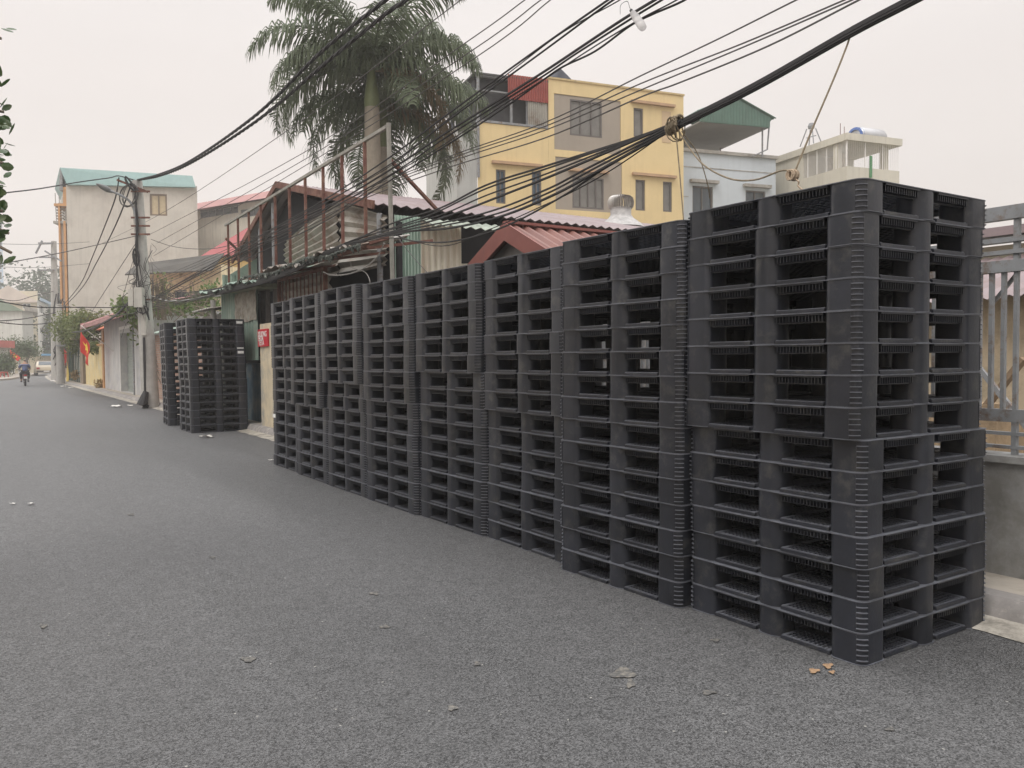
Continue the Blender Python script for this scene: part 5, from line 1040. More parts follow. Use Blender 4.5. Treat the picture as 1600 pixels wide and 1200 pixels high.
zline('middle wire crossing in front of the far houses', [(-30, 503, 42), (20, 500, 46), (50, 496, 50), (88, 488, ZP)], 0.04)
zline('lower wire crossing in front of the far houses', [(-30, 500, 42), (20, 506, 46), (50, 507, 50), (88, 504, ZP)], 0.04)
for i, (lb, y0, y1, y2) in enumerate((('pale wire at the height of the far cross arms', 380, 382, 378), ('pale wire below the far cross arms crossing to the grey house', 416, 418, 412))):
    zline(lb, [(-30, y0, 50), (60, y1, ZP), (140, y2, 60)], 0.02, m_cable2)
zline('pale cable with clips looping from the near pole under the grey canopy', [(236, 462, Zp-0.2), (262, 470, 24), (300, 468, 22.5), (325, 462, 21), (345, 462, 19.5), (372, 448, 18.3)], 0.03, mat('pale_cable', (0.34, 0.33, 0.31), var=0.3, scale=9))
cable('looping pale wire hanging under the torn awning', [(505, 425), (520, 430), (545, 428), (570, 418), (590, 400), (600, 380)], 4.5, 0.012, mat('pale_cable', (0.34, 0.33, 0.31)))
cable('small loose wire loop hanging from the awning edge', [(548, 408), (550, 418), (570, 425), (578, 440), (575, 452)], 4.55, 0.008, mat('pale_cable', (0.34, 0.33, 0.31)))
cable('thin wire from the awning corner passing behind the fourth stack', [(622, 372), (640, 395), (662, 420), (690, 450)], 4.75, 0.006, m_cable2)
# ------------------------------------------------------------------ royal palms
m_fr = mat('palm_leaf', (0.115, 0.142, 0.082), rough=0.55, var=0.35, scale=1.5, transl=0.25)
m_fr2 = mat('palm_leaf_old', (0.18, 0.135, 0.075), rough=0.7, var=0.3, scale=2, transl=0.2)
m_csh = mat('crownshaft_green', (0.14, 0.165, 0.075), rough=0.45, var=0.15, scale=3, streak=0.2)
m_ptr = mat('palm_trunk', (0.30, 0.265, 0.21), rough=0.85, var=0.15, scale=4, streak=0.3, bump=0.2, bs=16)
def frond(c, base, az, el0, length, droop, rr):
    """feather leaf: arching midrib with hanging leaflets on both sides, laid as thin blades"""
    h = Vector((math.cos(az), math.sin(az), 0)); side = Vector((-h.y, h.x, 0)); n_ = 38; P = [Vector(base)]; el = el0; tw = rr.uniform(-0.4, 0.4)
    for i in range(n_):
        t = i/n_; el -= droop/n_*(0.5+1.2*t); P.append(P[-1]+(h*math.cos(el)+Vector((0, 0, math.sin(el)))+side*tw*t*0.25).normalized()*(length/n_))
    c.tube(P, [0.035*(1-0.85*i/n_)+0.004 for i in range(n_+1)], 5)
    for i in range(3, n_+1):
        t = i/n_; d = (P[i]-P[i-1]).normalized(); up_ = side.cross(d).normalized()
        if up_.z < 0: up_ = -up_
        ll = length*0.27*(math.sin(math.pi*min(1, 0.16+t*0.80))**0.6)*rr.uniform(0.85, 1.12)
        for q in range(3):
            b0 = P[i-1].lerp(P[i], q/3)
            for s_ in (-1, 1):
                lift = rr.uniform(-0.35, 0.5); o_ = (side*s_*0.9+d*rr.uniform(0.35, 0.75)+up_*lift).normalized()
                w_ = 0.025; v1 = b0+o_*ll*0.42; dn = Vector((0, 0, -1)); o2 = (o_*0.6+dn*rr.uniform(0.5, 1.1)).normalized(); v2 = v1+o2*ll*0.38; v3 = v2+(o2*0.5+dn*0.8).normalized()*ll*0.3
                ww = d.normalized()*w_
                c.add([b0-ww*0.5, b0+ww*0.5, v1+ww*0.8, v1-ww*0.8, v2+ww*0.6, v2-ww*0.6, v3], [(0, 1, 2, 3), (3, 2, 4, 5), (5, 4, 6)])
def palm(label, xy, zc, shaft, trunk_r, nfr, seed, ln, spec):
    rr = random.Random(seed); o = thing('royal_palm', label, 'palm tree', (xy[0], xy[1], 0), 'two royal palms behind the sheds')
    b = Vector((xy[0], xy[1], 0)); c = MB(); z1 = zc-shaft
    c.tube([b+Vector((0, 0, z)) for z in (0, z1*0.3, z1*0.6, z1*0.85, z1)], [trunk_r*1.15, trunk_r*1.1, trunk_r*1.12, trunk_r*0.98, trunk_r*0.9], 16); c.build('trunk', m_ptr, o, smooth=0.9)
    c = MB(); c.tube([b+Vector((0, 0, z)) for z in (z1, z1+shaft*0.15, z1+shaft*0.6, zc)], [trunk_r*0.92, trunk_r*0.98, trunk_r*0.72, trunk_r*0.45], 14); c.build('crownshaft', m_csh, o, smooth=0.9)
    for k, (az, el, l_, dr) in enumerate(spec):
        c = MB(); frond(c, b+Vector((0, 0, zc-0.1+0.1*rr.random())), az, el, l_*ln, dr, rr)
        c.build('frond', m_fr2 if (k == len(spec)-1) else m_fr, o, norm=False)
    c = MB(); c.tube([b+Vector((0, 0, zc-0.2)), b+Vector((0.05, 0, zc+1.3))], [0.07, 0.01], 6); c.build('spear_leaf', m_csh, o)
Zq = 21.5
pA = at(583, 300, Zq); pB = at(601, 300, Zq+1.3)
zA = at(578, 112, Zq).z; zB = at(597, 172, Zq+1.3).z
rs = random.Random(21); specA = []
camaz = math.atan2(-F.y, -F.x)
def spread(az, lay):      # the hanging lower fronds stand to the sides and behind, so the trunks show
    d = (az-camaz+math.pi) % (2*math.pi)-math.pi
    if lay > 0.42 and abs(d) < 0.95: az = camaz+(0.95+abs(d)*0.6)*(1 if d >= 0 else -1)
    return az
for k in range(19):
    az = k*2.399+0.3; lay = k/18.0; specA.append((spread(az, lay), 1.35-1.2*lay+rs.uniform(-0.1, 0.1), rs.uniform(0.9, 1.08), 1.6+0.5*lay))
palm('tall royal palm with the pale trunk and highest crown', pA.to_2d(), zA, at(578, 110, Zq).z-at(578, 168, Zq).z, 0.215, 17, 3, 3.55, specA)
specB = []
for k in range(15):
    az = k*2.399+1.2; lay = k/14.0; specB.append((spread(az, lay), 0.95-1.35*lay+rs.uniform(-0.1, 0.1), rs.uniform(0.9, 1.05), 1.6+0.5*lay))
specB.append((-YAW-0.15, 0.1, 1.0, 1.9))
palm('lower royal palm with green crownshaft standing just behind the other', pB.to_2d(), zB, at(597, 172, Zq).z-at(597, 236, Zq).z, 0.21, 14, 8, 3.4, specB)
# ------------------------------------------------------------------ foliage
def leaves(c, ctr, rad, n_, sz, rr, hollow=0.35, asp=0.5):
    ctr = Vector(ctr)
    clumps = [ctr+Vector((rr.gauss(0, 0.5)*rad[0], rr.gauss(0, 0.5)*rad[1], rr.gauss(0, 0.45)*rad[2])) for _ in range(max(5, n_//55))]
    for _ in range(n_):
        q = rr.choice(clumps); s_ = min(rad)*0.42; p = q+Vector((rr.gauss(0, s_), rr.gauss(0, s_), rr.gauss(0, s_*0.8)))
        a = Vector((rr.gauss(0, 1), rr.gauss(0, 1), rr.gauss(0, 0.7)-0.2)).normalized(); b = a.cross(Vector((rr.gauss(0, 1), rr.gauss(0, 1), rr.gauss(0, 1)))).normalized()
        l_ = sz*rr.uniform(0.6, 1.3); w_ = l_*asp; c.add([p, p+a*l_*0.5+b*w_*0.5, p+a*l_, p+a*l_*0.5-b*w_*0.5], [(0, 1, 2, 3)])
def tree(name, label, base, parts, n_, sz, m_, seed, trunk=0.12, cat='tree', group=None):
    rr = random.Random(seed); base = Vector(base); o = thing(name, label, cat, base, group); c = MB(); top = max(parts, key=lambda q: q[0][2])[0]
    t0 = base+Vector((0, 0, 0)); fork = base.lerp(Vector(parts[0][0]), 0.55); c.tube([t0, base.lerp(fork, 0.5)+Vector((0.05, 0.03, 0)), fork], [trunk, trunk*0.8, trunk*0.6], 8)
    for ctr, rad in parts:
        for k in range(3): e_ = Vector(ctr)+Vector((rr.uniform(-1, 1)*rad[0]*0.6, rr.uniform(-1, 1)*rad[1]*0.6, rr.uniform(-0.2, 0.7)*rad[2])); c.tube([fork, fork.lerp(e_, 0.5)+Vector((0, 0, 0.1)), e_], [trunk*0.45, trunk*0.3, trunk*0.08], 5)
    c.build('trunk', m_bark, o, smooth=0.9); c = MB(); tot = sum(r[0]*r[1]*r[2] for _, r in parts)
    for ctr, rad in parts: leaves(c, ctr, rad, int(n_*rad[0]*rad[1]*rad[2]/tot), sz, rr)
    c.build('crown', m_, o, norm=False); return o
# overhanging tree at the left edge of the picture
rr = random.Random(31); o = thing('leafy_tree', 'near tree with glossy rounded leaves hanging in at the left edge', 'tree', (-2.3, 6.4, 0.1))
B0 = Vector(o.location); c = MB(); K = Vector((-1.5, 6.0, 2.7))
c.tube(crom([B0, Vector((-2.2, 6.3, 1.3)), Vector((-1.95, 6.2, 2.1)), K, Vector((-1.3, 5.9, 3.4))]), [0.10-0.002*i for i in range(25)], 8)
tips = []
for _i, (px, py) in enumerate(((2, 60), (0, 130), (6, 175), (8, 220), (5, 255), (8, 290), (4, 330), (14, 365), (18, 395), (-20, 200), (-35, 300), (-30, 120), (-15, 340), (-50, 240))):
    e_ = at(px, py, 4.6+rr.uniform(-0.3, 0.3)); tips.append((px, py, e_))
    if _i % 2 == 0 or _i == 7: c.tube(crom([K, K.lerp(e_, 0.5)+Vector((0, 0, 0.15)), e_]), [0.03-0.022*i/12 for i in range(13)], 5)
c.build('trunk', m_bark, o, smooth=0.9); c = MB()
def leaf(c, p, a, b, l_, w_):
    n3 = a.cross(b).normalized(); V = [p, p+a*l_*0.25+b*w_*0.42, p+a*l_*0.6+b*w_*0.5, p+a*l_*0.88+b*w_*0.28, p+a*l_, p+a*l_*0.88-b*w_*0.28, p+a*l_*0.6-b*w_*0.5, p+a*l_*0.25-b*w_*0.42]
    m2 = p+a*l_*0.5-n3*w_*0.10; c.add(V+[m2], [(8, i, (i+1) % 8) for i in range(8)])
dens = {0: 4, 1: 5, 2: 16, 3: 22, 4: 26, 5: 22, 6: 16, 7: 9, 8: 7}
for i, (px, py, e_) in enumerate(tips):
    for k in range(dens.get(i, 30)):
        p = at(px+rr.gauss(-10 if i < 9 else 0, 9), py+rr.gauss(0, 15), (e_-CAM).dot(F)+rr.gauss(0, 0.12))
        if i < 9 and k > dens[i]*0.5: p = at(px-rr.uniform(5, 45), py+rr.gauss(0, 18), 4.7+rr.gauss(0, 0.15))
        a = Vector((rr.gauss(0.2, 0.7), rr.gauss(0, 0.7), rr.gauss(0.15, 0.6))).normalized(); b = a.cross(Vector((rr.gauss(0, 1), rr.gauss(0, 1), rr.gauss(0, 1)))).normalized()
        leaf(c, p, a, b, rr.uniform(0.05, 0.085), rr.uniform(0.028, 0.048))
for k in range(6500):      # the rest of the crown, out of the picture
    p = Vector((rr.gauss(-1.3, 0.5), rr.gauss(5.9, 0.5), rr.gauss(3.0, 0.5))); v = p-CAM; Zv = v.dot(F)
    if 800+FPX*v.dot(R)/Zv > -12: continue
    a = Vector((rr.gauss(0, 0.7), rr.gauss(0, 0.7), rr.gauss(0.05, 0.6))).normalized(); b = a.cross(Vector((rr.gauss(0, 1), rr.gauss(0, 1), rr.gauss(0, 1)))).normalized(); leaf(c, p, a, b, rr.uniform(0.05, 0.085), rr.uniform(0.028, 0.048))
c.build('foliage', mat('glossy_leaf', (0.045, 0.085, 0.025), rough=0.35, var=0.3, scale=6, col2=(0.12, 0.15, 0.07), amt=0.4, s2=9, spec=0.5, transl=0.2), o, norm=False)
# shrub over the gate, behind the flags
bp_ = onx(112, 590, 5.6); s0 = bp_.y
def PX(px, py, x): return onx(px, py, x)
tree('overhanging_shrub', 'bushy light green shrub spilling over the gate near the flags', (5.8, 53, 0),
     [(PX(118, 510, 5.0), (0.75, 2.0, 0.8)), (PX(104, 515, 5.0), (0.5, 2.0, 0.6)), (PX(136, 508, 5.2), (0.7, 1.6, 0.7)), (PX(122, 535, 5.0), (0.4, 1.5, 0.7)), (PX(148, 545, 4.95), (0.25, 0.8, 0.5))], 9000, 0.20, mat('shrub_green', (0.13, 0.155, 0.05), rough=0.6, var=0.45, scale=1.2, transl=0.35), 41, 0.12, 'shrub')
# vines between the near pole and the old yellow house
vn = thing('dry_vines', 'tangle of dry vines and sparse leaves in front of the old yellow house', 'vine', at(285, 500, 27.5))
c = MB(); rr = random.Random(17)
for k in range(50):
    x0, y0 = rr.uniform(236, 338), rr.uniform(450, 492); z0 = rr.uniform(26.5, 29); pts = [at(x0, 494, z0), at(x0+rr.uniform(-8, 8), (494+y0)/2, z0), at(x0+rr.uniform(-20, 20), y0-rr.uniform(0, 14), z0+rr.uniform(-0.4, 0.4)), at(x0+rr.uniform(-30, 30), y0+rr.uniform(-12, 16), z0)]
    c.tube(crom(pts, 4), 0.012, 4)
for k in range(26):
    x0 = rr.uniform(237, 262); pts = [at(x0, rr.uniform(430, 450), 26), at(x0+rr.uniform(-3, 8), 470, 26.3), at(x0+rr.uniform(-6, 14), 500, 26.6)]; c.tube(crom(pts, 4), 0.012, 4)
c.build('stems', mat('dry_stem', (0.20, 0.15, 0.12), rough=0.9, var=0.3, scale=4), vn, norm=False)
c = MB()
for (px, py, sx_, sy_, n_) in ((252, 462, 8, 14, 160), (262, 480, 14, 6, 160), (320, 470, 14, 14, 420), (300, 482, 24, 6, 300), (335, 455, 6, 10, 80), (245, 485, 6, 6, 90)):
    for k in range(n_):
        p = at(px+rr.gauss(0, sx_), py+rr.gauss(0, sy_), 27.5+rr.gauss(0, 0.4)); a = Vector((rr.gauss(0, 1), rr.gauss(0, 1), rr.gauss(0, 1))).normalized(); b = a.cross(Vector((rr.gauss(0, 1), rr.gauss(0, 1), 1))).normalized(); l_ = rr.uniform(0.08, 0.2)
        c.add([p, p+a*l_*0.5+b*l_*0.3, p+a*l_, p+a*l_*0.5-b*l_*0.3], [(0, 1, 2, 3)])
c.build('leaves', m_leaf2, vn, norm=False)
c = MB(); vnp = thing('climbing_plant', 'light green climbing plant behind the meter boxes on the near pole', 'plant', (5.3, 28.5, 0))
for (px, py, sx_, sy_, n_) in ((205, 478, 10, 9, 420), (190, 484, 8, 5, 160), (212, 500, 5, 14, 100)):
    for k in range(n_):
        p = at(px+rr.gauss(0, sx_), py+rr.gauss(0, sy_), 28+rr.gauss(0, 0.4)); a = Vector((rr.gauss(0, 1), rr.gauss(0, 1), rr.gauss(0, 1))).normalized(); b = a.cross(Vector((rr.gauss(0, 1), rr.gauss(0, 1), 1))).normalized(); l_ = rr.uniform(0.1, 0.22)
        c.add([p, p+a*l_*0.5+b*l_*0.3, p+a*l_, p+a*l_*0.5-b*l_*0.3], [(0, 1, 2, 3)])
c.build('leaves', m_leaf2, vnp, norm=False); c = MB()
for k in range(8): c.tube(crom([Vector((5.2+0.1*k, 28.6, 0.1)), at(208+k, 500, 28), at(200+k*2, 480, 28)], 4), 0.02, 4)
c.build('stem', m_bark, vnp, norm=False)
# distant trees
def T_(px, py, Z): return at(px, py, Z)
for i, (px, py, Z, rx, rz_, lb) in enumerate(((62, 462, 150, 9, 5, 'hazy round tree crown behind the cream gable house'), (85, 480, 145, 7, 7, 'tall hazy tree just behind the far poles'), (105, 470, 150, 5, 5, 'hazy tree crown beside the orange trim of the grey house'), (82, 530, 118, 3.2, 4.5, 'dark green tree beside the white narrow house'))):
    p = T_(px, py, Z); tree('distant_tree', lb, (p.x, p.y, 0), [(p, (rx, rx*0.7, rz_)), (p+Vector((0, 0, -rz_)), (rx*0.8, rx*0.6, rz_))], 2600, 0.9 if i < 3 else 0.6, m_leaf3, 60+i, 0.4, group='hazy trees at the end of the street')
for i, (px, py, Z, rx, rz_, lb) in enumerate(((20, 543, 82, 1.5, 0.8, 'low spreading street tree left of the red flag at the bend'), (42, 546, 82, 1.1, 0.7, 'low street tree right of the red flag at the bend'), (5, 568, 70, 1.0, 0.9, 'potted shrub at the left edge of the street'))):
    p = T_(px, py, Z); tree('street_tree', lb, (p.x, p.y, 0), [(p, (rx, rx*0.7, rz_))], 1800, 0.22, mat('street_tree_green', (0.09, 0.12, 0.055), rough=0.6, var=0.4, scale=0.8, transl=0.25), 70+i, 0.12)
# weeds at the kerb
for i, (px, py, lb) in enumerate(((156, 610, 'dry weeds at the foot of the yellow wall'), (118, 592, 'brown rubbish heap of dry leaves beside the green gate'))):
    p = onx(px, py, 4.9); c = MB(); rr = random.Random(i)
    for k in range(160):
        q = p+Vector((max(-0.2, min(0.2, rr.gauss(0, 0.1))), rr.uniform(-0.6, 0.6), rr.uniform(0, 0.45))); a = Vector((rr.gauss(0, 1), rr.gauss(0, 1), rr.gauss(0, 1))).normalized(); b = a.cross(Vector((0.1, 0.3, 1))).normalized(); c.add([q, q+a*0.1+b*0.04, q+a*0.2, q+a*0.1-b*0.04], [(0, 1, 2, 3)])
    tag(c.build('weed_clump', mat('dry_weed', (0.30, 0.22, 0.11), rough=0.9, var=0.4, scale=5), norm=False), lb, 'weeds', kind=None)
# ------------------------------------------------------------------ flags
m_flag = mat('flag_red', (0.62, 0.035, 0.025), rough=0.7, var=0.12, scale=5, transl=0.3); m_star = mat('flag_yellow', (0.80, 0.55, 0.06), rough=0.7, var=0.05)
def flag(label, top, w_, h_, star=True, pole=None, lean=0.0, dirn=(0, -1, 0)):
    P = Vector(top); o = thing('national_flag', label, 'flag', P-Vector((0, 0, h_)), 'red flags hung along the street'); D = Vector(dirn).normalized(); n3 = D.cross(Vector((0, 0, 1)))
    def q(s_, t, off=0): return P + D*(w_*s_*(1-0.25*t)) + Vector((0, 0, -h_*t - w_*s_*0.9*(1-t*0.4))) + n3*(0.07*math.sin(s_*7+t*2.2)+off)
    c = MB(); n_ = 12; c.add([q(i/n_, j/n_) for j in range(n_+1) for i in range(n_+1)], [(j*(n_+1)+i, j*(n_+1)+i+1, (j+1)*(n_+1)+i+1, (j+1)*(n_+1)+i) for j in range(n_) for i in range(n_)]); c.build('cloth', m_flag, o, smooth=3, norm=False)
    if star:
        for off in (0.012, -0.012):
            pts = []
            for k in range(10):
                a = math.pi/2+k*math.pi/5; r_ = 0.26 if k % 2 == 0 else 0.11; pts.append(q(0.5+math.cos(a)*r_, 0.45-math.sin(a)*r_*w_/h_, off))
            c = MB(); ctr = q(0.5, 0.45, off); c.add(pts+[ctr], [(10, i, (i+1) % 10) for i in range(10)]); c.build('star', m_star, o, norm=False)
    if pole: c = MB(); c.tube([P+Vector(pole[0]), P+Vector(pole[1])], 0.02, 6); c.build('pole', m_bx, o)
    return o
p = onx(127, 512, 4.0); flag('large red flag with yellow star leaning out from the yellow wall', p, 1.2, 1.1, True, ((0, 0.1, 0.1), (1.1, -2.6, -1.2)), dirn=(0.2, -1, 0))
p = onx(101, 540, 4.6); flag('folded red flag hanging by the far poles', p, 0.75, 0.85, False, ((0, 0.1, 0.1), (0.6, -0.5, -0.8)))
p = at(16, 546, 74); flag('distant red flag with yellow star at the street bend', p, 0.9, 0.6, True, ((0, 0.1, 0.2), (-0.3, 0, -3)), dirn=(0.6, -0.3, 0))
c = MB(); p = onx(104, 566, 4.7)
c.add([p+Vector((0.0+0.05*math.sin(i+j), -0.9*i/5, -1.3*j/5)) for j in range(6) for i in range(6)], [(j*6+i, j*6+i+1, (j+1)*6+i+1, (j+1)*6+i) for j in range(5) for i in range(5)])
tag(c.build('yellow_raincoat', mat('yellow_cloth', (0.62, 0.46, 0.12), var=0.15, scale=4), smooth=3), 'yellow cloth hanging beside the far poles', 'cloth')
# ------------------------------------------------------------------ motor scooter and rider (seen from behind)
mp = onz(40, 603, 0.0); mc = thing('motor_scooter', 'small dark motor scooter riding away with white number plate', 'scooter', mp)
def LB(dx, dy, dz): return mp+Vector((dx, dy, dz))
m_blk = mat('scooter_black', (0.03, 0.028, 0.03), rough=0.3, var=0.1); m_mar = mat('scooter_maroon', (0.10, 0.035, 0.04), rough=0.3, var=0.1)
for dy in (0.05, 1.27):
    c = MB(); n_ = 20
    for k in range(n_):
        pass
    c.tube([LB(0, dy+0.24*math.cos(2*math.pi*k/n_), 0.28+0.24*math.sin(2*math.pi*k/n_)) for k in range(n_+1)], 0.05, 8, cap=False); w_ = c.build('wheel', m_blk, mc, smooth=0.9)
    c = MB(); [c.tube([LB(0, dy, 0.28), LB(0, dy+0.2*math.cos(a), 0.28+0.2*math.sin(a))], 0.012, 5) for a in (0, 1.26, 2.5, 3.77, 5.03)]; c.tube([LB(-0.06, dy, 0.28), LB(0.06, dy, 0.28)], 0.05, 8); c.build('rim', m_grey_steel, w_)
c = MB(); c.tube(crom([LB(0, 0.0, 0.72), LB(0, 0.35, 0.66), LB(0, 0.75, 0.42), LB(0, 1.0, 0.50), LB(0, 1.1, 0.85)], 4), [0.11, 0.13, 0.15, 0.16, 0.15, 0.14, 0.12, 0.11, 0.11, 0.12, 0.12, 0.12, 0.13, 0.12, 0.11, 0.10, 0.09], 10); c.build('body', m_mar, mc, smooth=0.9)
c = MB(); c.box(mp.x-0.13, mp.x+0.13, mp.y-0.02, mp.y+0.72, 0.76, 0.83); c.build('seat', m_blk, mc)
c = MB(); c.box(mp.x-0.10, mp.x+0.10, mp.y-0.24, mp.y-0.22, 0.48, 0.62); c.build('number_plate', m_wp, mc)
c = MB(); c.box(mp.x-0.08, mp.x+0.08, mp.y-0.12, mp.y-0.04, 0.66, 0.74); c.build('tail_lamp', mat('tail_red', (0.4, 0.02, 0.02), rough=0.3), mc)
c = MB(); c.tube([LB(-0.32, 0.98, 1.02), LB(-0.12, 1.08, 0.98), LB(0.12, 1.08, 0.98), LB(0.32, 0.98, 1.02)], 0.018, 6); c.build('handlebar', m_blk, mc)
c = MB(); c.tube([LB(0.15, -0.15, 0.42), LB(0.15, 0.5, 0.28)], [0.055, 0.035], 8); c.build('exhaust', m_grey_steel, mc)
for s_ in (-1, 1): c = MB(); c.tube([LB(0.2*s_, 1.05, 1.02), LB(0.28*s_, 1.06, 1.22)], 0.008, 5); c.tube([LB(0.25*s_, 1.05, 1.24), LB(0.35*s_, 1.05, 1.24)], 0.05, 6); c.build('mirror', m_blk, mc)
def skin(name, verts, edges, rad, m_, parent=None, sub=2, root=0):
    me = bpy.data.meshes.new(name); me.from_pydata([Vector(v) for v in verts], edges, []); o = bpy.data.objects.new(name, me); COL.objects.link(o)
    md = o.modifiers.new('s', 'SKIN'); md.use_smooth_shade = True
    for i, r_ in enumerate(rad): me.skin_vertices[0].data[i].radius = (r_, r_) if not isinstance(r_, tuple) else r_; me.skin_vertices[0].data[i].use_root = (i == root)
    o.modifiers.new('u', 'SUBSURF').levels = sub; o.modifiers['u'].render_levels = sub
    dg = bpy.context.evaluated_depsgraph_get(); m2 = bpy.data.meshes.new_from_object(o.evaluated_get(dg)); bpy.data.objects.remove(o)
    for p_ in m2.polygons: p_.use_smooth = True
    m2.materials.clear(); m2.materials.append(m_); o = bpy.data.objects.new(name, m2); COL.objects.link(o)
    if parent is not None: o.parent = parent; o.location = -origin_of(parent)
    return o
m_skin = mat('skin', (0.36, 0.21, 0.145), rough=0.6, var=0.05)
rd = thing('person', 'rider in a blue shirt and dark trousers seen from behind on the scooter', 'person', mp+Vector((0, 0.25, 0.8)))
def q(dx, dy, dz): return mp+Vector((dx, dy, dz))
V = [q(0, 0.30, 0.90), q(0, 0.32, 1.12), q(0, 0.36, 1.34), q(0, 0.38, 1.46), q(0, 0.40, 1.55), q(0, 0.42, 1.66),
     q(-0.19, 0.38, 1.36), q(-0.30, 0.52, 1.14), q(-0.31, 0.86, 1.05), q(-0.30, 0.96, 1.03), q(0.19, 0.38, 1.36), q(0.30, 0.52, 1.14), q(0.31, 0.86, 1.05), q(0.30, 0.96, 1.03),
     q(-0.12, 0.34, 0.86), q(-0.22, 0.78, 0.80), q(-0.20, 0.74, 0.36), q(-0.20, 0.88, 0.30), q(0.12, 0.34, 0.86), q(0.22, 0.78, 0.80), q(0.20, 0.74, 0.36), q(0.20, 0.88, 0.30)]
E = [(0, 1), (1, 2), (2, 3), (3, 4), (4, 5), (3, 6), (6, 7), (7, 8), (8, 9), (3, 10), (10, 11), (11, 12), (12, 13), (0, 14), (14, 15), (15, 16), (16, 17), (0, 18), (18, 19), (19, 20), (20, 21)]
RD = [0.15, 0.14, 0.15, 0.09, 0.05, 0.08, 0.07, 0.05, 0.04, 0.03, 0.07, 0.05, 0.04, 0.03, 0.10, 0.07, 0.05, 0.04, 0.10, 0.07, 0.05, 0.04]
skin('body', V, E, RD, m_skin, rd)
skin('shirt', [q(0, 0.30, 0.92), q(0, 0.31, 1.12), q(0, 0.36, 1.34), q(0, 0.38, 1.44), q(-0.20, 0.38, 1.38), q(-0.30, 0.50, 1.18), q(0.20, 0.38, 1.38), q(0.30, 0.50, 1.18)], [(0, 1), (1, 2), (2, 3), (3, 4), (4, 5), (3, 6), (6, 7)], [0.185, 0.175, 0.185, 0.12, 0.10, 0.075, 0.10, 0.075], mat('blue_shirt', (0.10, 0.13, 0.24), rough=0.8, var=0.1), rd)
skin('trousers', [q(0, 0.32, 0.88), q(-0.13, 0.36, 0.88), q(-0.23, 0.78, 0.82), q(-0.20, 0.75, 0.42), q(0.13, 0.36, 0.88), q(0.23, 0.78, 0.82), q(0.20, 0.75, 0.42)], [(0, 1), (1, 2), (2, 3), (0, 4), (4, 5), (5, 6)], [0.16, 0.13, 0.095, 0.075, 0.13, 0.095, 0.075], mat('dark_trousers', (0.03, 0.03, 0.035), rough=0.9), rd)
skin('hair', [q(0, 0.385, 1.64), q(0, 0.40, 1.70)], [(0, 1)], [0.095, 0.10], mat('black_hair', (0.02, 0.018, 0.016), rough=0.7), rd)
for s_ in (-1, 1):
    c = MB(); c.box(mp.x+s_*0.20-0.05, mp.x+s_*0.20+0.05, mp.y+0.70, mp.y+0.95, 0.24, 0.32); c.build('shoe', m_blk, rd)
for o_ in (mc, rd):
    o_.scale = (0.88,)*3; o_.location = mp+(o_.location-mp)*0.88
# ------------------------------------------------------------------ parked beige car (rear view)
cp = onz(74, 587, 0.0); cp = at(73, 587, (cp-CAM).dot(F)); cp.z = 0
car = thing('parked_car', 'beige saloon car parked beyond the far poles', 'car', cp, rz=0)
m_car = mat('beige_car_paint', (0.52, 0.45, 0.34), rough=0.25, var=0.04, spec=0.6)
def CB_(x, y, z): return cp+Vector((x, y, z))
prof = [(0, 0.30), (0, 0.55), (0.05, 0.82), (0.12, 0.92), (0.85, 0.98), (1.35, 1.38), (2.6, 1.40), (3.35, 0.98), (4.3, 0.82), (4.45, 0.55), (4.4, 0.28)]
c = MB(); hw = 0.86; n_ = len(prof)
rows = []
for s_, k_ in ((-1, 1), (-0.93, 1.0), (0.93, 1.0), (1, 1)):
    pass
vs = []
for xx, ins in ((-hw, 0.0), (-hw+0.12, 0.0), (hw-0.12, 0.0), (hw, 0.0)):
    for y_, z_ in prof:
        tum = 0.16*max(0, (z_-0.95)/0.45); x_ = xx*(1-tum) ; zz = z_-(0.05 if abs(xx) > hw-0.05 else 0); vs.append(CB_(x_, y_, zz))
c.add(vs, [(i*n_+j, i*n_+(j+1) % n_, (i+1)*n_+(j+1) % n_, (i+1)*n_+j) for i in range(3) for j in range(n_)]+[tuple(range(n_)), tuple(range(3*n_, 4*n_))[::-1]]); c.build('body', m_car, car, smooth=0.5)
c = MB(); c.add([CB_(-0.62, 0.875, 1.02), CB_(0.62, 0.875, 1.02), CB_(0.56, 1.30, 1.35), CB_(-0.56, 1.30, 1.35)], [(0, 1, 2, 3)]); c.v = [p+Vector((0, -0.02, 0.02)) for p in c.v]; c.build('rear_window', m_glass, car)
for s_ in (-1, 1):
    c = MB(); c.box(cp.x+s_*0.70-0.13, cp.x+s_*0.70+0.13, cp.y-0.012, cp.y+0.03, 0.64, 0.80); c.build('tail_lamp', mat('tail_red', (0.4, 0.02, 0.02)), car)
    c = MB(); c.add([CB_(s_*0.83, 1.0, 1.0), CB_(s_*0.83, 3.1, 1.0), CB_(s_*0.76, 2.6, 1.32), CB_(s_*0.76, 1.4, 1.32)], [(0, 1, 2, 3)]); c.v = [p+Vector((s_*0.02, 0, 0)) for p in c.v]; c.build('side_window', m_glass, car)
    for dy in (0.85, 3.55):
        c = MB(); c.tube([CB_(s_*0.68, dy, 0.31), CB_(s_*0.88, dy, 0.31)], 0.31, 18); w_ = c.build('wheel', m_blk, car)
        c = MB(); c.tube([CB_(s_*0.881, dy, 0.31), CB_(s_*0.89, dy, 0.31)], 0.19, 14); c.build('rim', m_grey_steel, w_)
c = MB(); c.box(cp.x-0.84, cp.x+0.84, cp.y-0.06, cp.y+0.05, 0.32, 0.50); c.build('bumper', mat('dark_bumper', (0.12, 0.11, 0.10), rough=0.6), car)
c = MB(); c.box(cp.x-0.24, cp.x+0.24, cp.y-0.075, cp.y-0.062, 0.38, 0.48); c.build('number_plate', m_wp, car)
